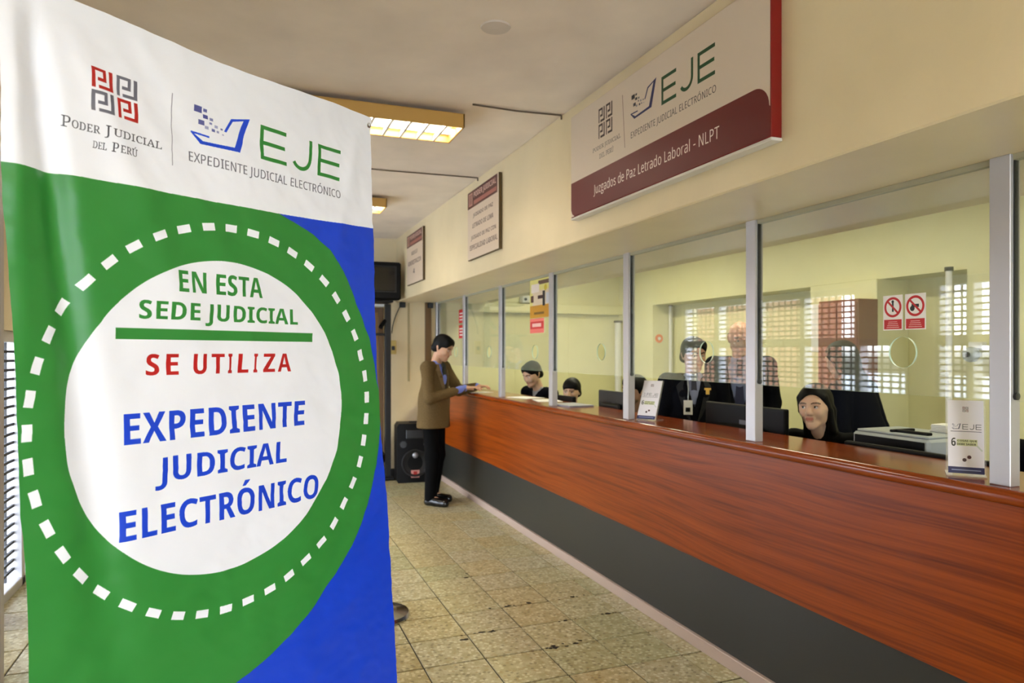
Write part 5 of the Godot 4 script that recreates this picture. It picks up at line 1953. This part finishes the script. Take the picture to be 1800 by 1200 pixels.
func people() -> void:
	var dark := Color(0.045, 0.05, 0.075)
	var tan_skin := Color(0.50, 0.285, 0.175)
	var fair := Color(0.60, 0.385, 0.26)
	# visitor at the counter
	var v := person("man in brown tweed jacket and black trousers standing at the counter", P(1.80, 0, 7.03), cam_dir(0.93, -0.36), {
		"h": 1.70, "skin": tan_skin, "suit": Color(0.44, 0.37, 0.25), "weave": Color(0.66, 0.62, 0.56), "lapel": Color(0.42, 0.34, 0.22), "shirt": Color(0.42, 0.48, 0.80), "tie": Color(0.03, 0.03, 0.05), "tie_wide": 1.7,
		"trousers": Color(0.022, 0.022, 0.024), "hair": "short", "hair_color": Color(0.03, 0.026, 0.025), "head": Vector3(-0.42, 0.0, 0.0), "crane": 0.03, "lean": 0.06, "hands": true, "cuffs": true, "stride": 0.04, "bulk": 1.22,
		"jacket_low": 0.78, "vee_w": 0.075, "vee_low": 0.10, "cell": 0.011, "low_cell": 0.012, "head_cell": 0.0045,
		"arms": [[Vector3(0.235, 1.085, -0.07), Vector3(-0.07, 1.182, -0.31)], [Vector3(-0.30, 1.14, -0.13), Vector3(-0.26, 1.190, -0.36)]]})
	# suited man with a badge
	var b := staff("man in dark suit with a badge facing the glass", Vector3(2.97, 1.635, 4.22), cam_dir(-0.18, -0.98), {
		"skin": tan_skin, "suit": dark, "shirt": Color(0.50, 0.52, 0.62), "tie": Color(0.10, 0.10, 0.16), "hair": "short", "hair_color": Color(0.045, 0.04, 0.035), "vee_w": 0.055, "vee_low": 0.26, "lapel": Color(0.04, 0.045, 0.065), "bulk": 1.1, "head": Vector3(-0.12, 0.35, 0.0)})
	# bald man behind
	staff("bald man in open dark suit and striped tie behind the middle post", Vector3(3.54, 1.772, 4.43), cam_dir(-0.35, -0.94), {
		"skin": Color(0.52, 0.30, 0.20), "suit": dark, "shirt": Color(0.50, 0.54, 0.66), "tie": Color(0.14, 0.15, 0.26), "hair": "bald", "hair_color": Color(0.22, 0.21, 0.2), "vee_w": 0.10, "vee_low": 0.02, "lean": 0.08, "bulk": 1.08, "head": Vector3(-0.3, 0.25, 0.0)})
	# standing woman with brown hair
	staff("person with brown hair in navy suit turned away behind the young woman", Vector3(3.62, 1.60, 3.52), cam_dir(-0.55, 0.84), {
		"skin": fair, "suit": Color(0.05, 0.06, 0.10), "hair": "long", "hair_color": Color(0.16, 0.10, 0.05), "female": true, "lean": 0.22, "bulk": 1.15, "open": false, "eyes": false, "head": Vector3(-0.15, 0.0, 0.12)})
	# seated young woman
	staff("young woman with long dark hair in black seated at the counter", Vector3(2.80, 1.362, 2.90), cam_dir(-0.74, -0.67), {
		"size": 1.62, "skin": Color(0.62, 0.40, 0.27), "suit": Color(0.025, 0.025, 0.028), "hair": "long", "hair_color": Color(0.045, 0.032, 0.026), "female": true, "lean": 0.10, "crane": 0.03, "head_cell": 0.0035, "open": true, "vee_w": 0.055, "vee_low": 0.40,
		"head": Vector3(0.05, 0.10, -0.05), "arms": [[Vector3(0.21, 1.10, 0.04), Vector3(0.20, 0.88, 0.0)], [Vector3(-0.21, 1.10, 0.04), Vector3(-0.20, 0.88, 0.0)]], "gaze": 0.6, "gaze_up": 0.5})
	# far clerk, looking down
	staff("clerk in dark jacket looking down behind the far panes", Vector3(2.80, 1.430, 6.80), cam_dir(-0.75, -0.66), {
		"size": 1.70, "skin": fair, "suit": Color(0.045, 0.05, 0.08), "shirt": Color(0.6, 0.6, 0.62), "hair": "short", "hair_color": Color(0.06, 0.055, 0.05), "lean": 0.16, "crane": 0.03, "head": Vector3(-0.40, 0.0, 0.0), "vee_low": 0.40, "vee_w": 0.05})
	staff("clerk with fringe half hidden by the low monitor", Vector3(2.86, 1.285, 5.98), cam_dir(-0.4, -0.9), {
		"size": 1.60, "skin": fair, "suit": Color(0.04, 0.045, 0.06), "hair": "fringe", "hair_color": Color(0.03, 0.028, 0.028), "female": true, "lean": 0.1, "open": false, "head": Vector3(-0.1, 0.0, 0.0)})
	staff("dark haired clerk behind the grey monitor and post", Vector3(2.92, 1.345, 4.94), cam_dir(-0.9, -0.4), {
		"size": 1.65, "skin": tan_skin, "suit": Color(0.04, 0.04, 0.05), "hair": "short", "hair_color": Color(0.03, 0.028, 0.028), "lean": 0.05, "open": false})
	staff("clerk at the right edge of the picture, mostly out of view", Vector3(3.10, 1.42, 1.86), cam_dir(-0.6, -0.8), {
		"size": 1.65, "skin": tan_skin, "suit": Color(0.03, 0.03, 0.045), "hair": "short", "hair_color": Color(0.03, 0.028, 0.028), "shirt": Color(0.35, 0.42, 0.68), "lean": 0.05})
	# badge on a ribbon, pin
	var g := Geo.new()
	var bt := thing("name_badge", "white card badge on a ribbon worn by the suited man", "badge", Vector3.ZERO)
	bt.transform = b.transform
	g.slab(Vector3(0.075, 1.115, -0.170), Vector3(0.015, 1.215, -0.166), 0.001)
	part("card", g, mats.paper, bt)
	g = Geo.new()
	g.slab(Vector3(0.062, 1.135, -0.172), Vector3(0.030, 1.165, -0.170))
	part("photo", g, mats.black_plastic, bt)
	g = Geo.new()
	g.tube([Vector3(0.045, 1.215, -0.167), Vector3(0.042, 1.29, -0.160), Vector3(0.045, 1.36, -0.125)], 0.004, 6)
	part("ribbon", g, mats.grey_plastic, bt)
	g = Geo.new()
	g.slab(Vector3(-0.075, 1.255, -0.150), Vector3(-0.10, 1.30, -0.146), 0.002); g.slab(Vector3(-0.065, 1.285, -0.151), Vector3(-0.11, 1.30, -0.147), 0.002)
	var pin := part("lapel_pin", g, mat("gold", Color(0.85, 0.66, 0.12), 0.4), self)
	pin.transform = b.transform
	tag(pin, "small yellow pin on the suited man's chest", "pin")


func small_things() -> void:
	# leaflet stands
	var p := Print.new(0.0, 0.105, 0.0, 0.25, 500, Color(0.88, 0.87, 0.89))
	p.rect(0.0, 0.0, 0.105, 0.022, Color(0.07, 0.10, 0.32))
	p.rect(0.01, 0.010, 0.095, 0.013, Color(0.6, 0.65, 0.8))
	draw_squares(p, 0.044, 0.210, 0.061, 0.228, Color(0.4, 0.2, 0.2), Color(0.35, 0.33, 0.35))
	draw_laptop(p, 0.012, 0.150, 0.038, 0.170, Color(0.15, 0.17, 0.3), Color(0.3, 0.3, 0.4))
	draw_eje(p, 0.043, 0.150, 0.098, 0.168, Color(0.22, 0.25, 0.26), 0.11)
	p.rect(0.008, 0.142, 0.098, 0.144, Color(0.3, 0.3, 0.35))
	p.rect(0.026, 0.094, 0.086, 0.116, Color(0.78, 0.80, 0.62))
	p.text("6", 0.010, 0.092, 0.023, 0.120, Color(0.12, 0.13, 0.08), "Droid Sans", true)
	p.text("COSAS QUE", 0.028, 0.107, 0.084, 0.114, Color(0.1, 0.11, 0.06), "Droid Sans", true)
	p.text("DEBE SABER", 0.027, 0.096, 0.082, 0.103, Color(0.1, 0.11, 0.06), "Droid Sans", true)
	p.stroke(Vector2(0.086, 0.094), Vector2(0.098, 0.080), 0.005, Color(0.75, 0.78, 0.74))
	p.disc(0.062, 0.056, 0.006, Color(0.28, 0.08, 0.10)); p.disc(0.048, 0.046, 0.006, Color(0.20, 0.05, 0.07))
	var face := print_mat(p, 0.4)
	brochure(P(2.315, 1.1265, 1.715), -YAW - 0.50, 0.105, 0.25, 0.15, face, "white leaflet stand on the counter beside the right post")
	brochure(P(2.33, 1.1265, 3.79), -1.12, 0.13, 0.25, 0.36, face, "white leaflet stand on the counter beside the middle post")
	# loose papers on the counter
	for a in [[2.42, 6.05, 0.3, 0.21, 0.30, "white paper sheet on the counter before the far clerk", "paper"], [2.45, 5.62, -0.2, 0.21, 0.30, "white paper sheet on the counter near the yellow poster", "paper"], [2.40, 5.02, 0.1, 0.22, 0.30, "grey folder lying on the counter beside a post", "folder"]]:
		var g := Geo.new()
		g.slab(Vector3(-a[3] / 2.0, 0, -a[4] / 2.0), Vector3(a[3] / 2.0, 0.003 if a[6] == "paper" else 0.012, a[4] / 2.0), 0.0005)
		var o := part("paper_sheet" if a[6] == "paper" else "paper_folder", g, mats.paper if a[6] == "paper" else mat("folder", Color(0.52, 0.53, 0.58), 0.5), self)
		o.position = P(a[0], 1.1262, a[1])
		o.rotation.y = a[2]
		tag(o, a[5], a[6], "papers on the counter")
	var g2 := Geo.new()
	g2.slab(Vector3(-0.105, 0, -0.07), Vector3(0.105, 0.002, 0.07))
	var doc := part("document", g2, mats.paper, self)
	doc.position = P(2.30, 1.1262, 6.98)
	doc.rotation.y = 0.4
	tag(doc, "white document on the counter under the visitor's hands", "paper")
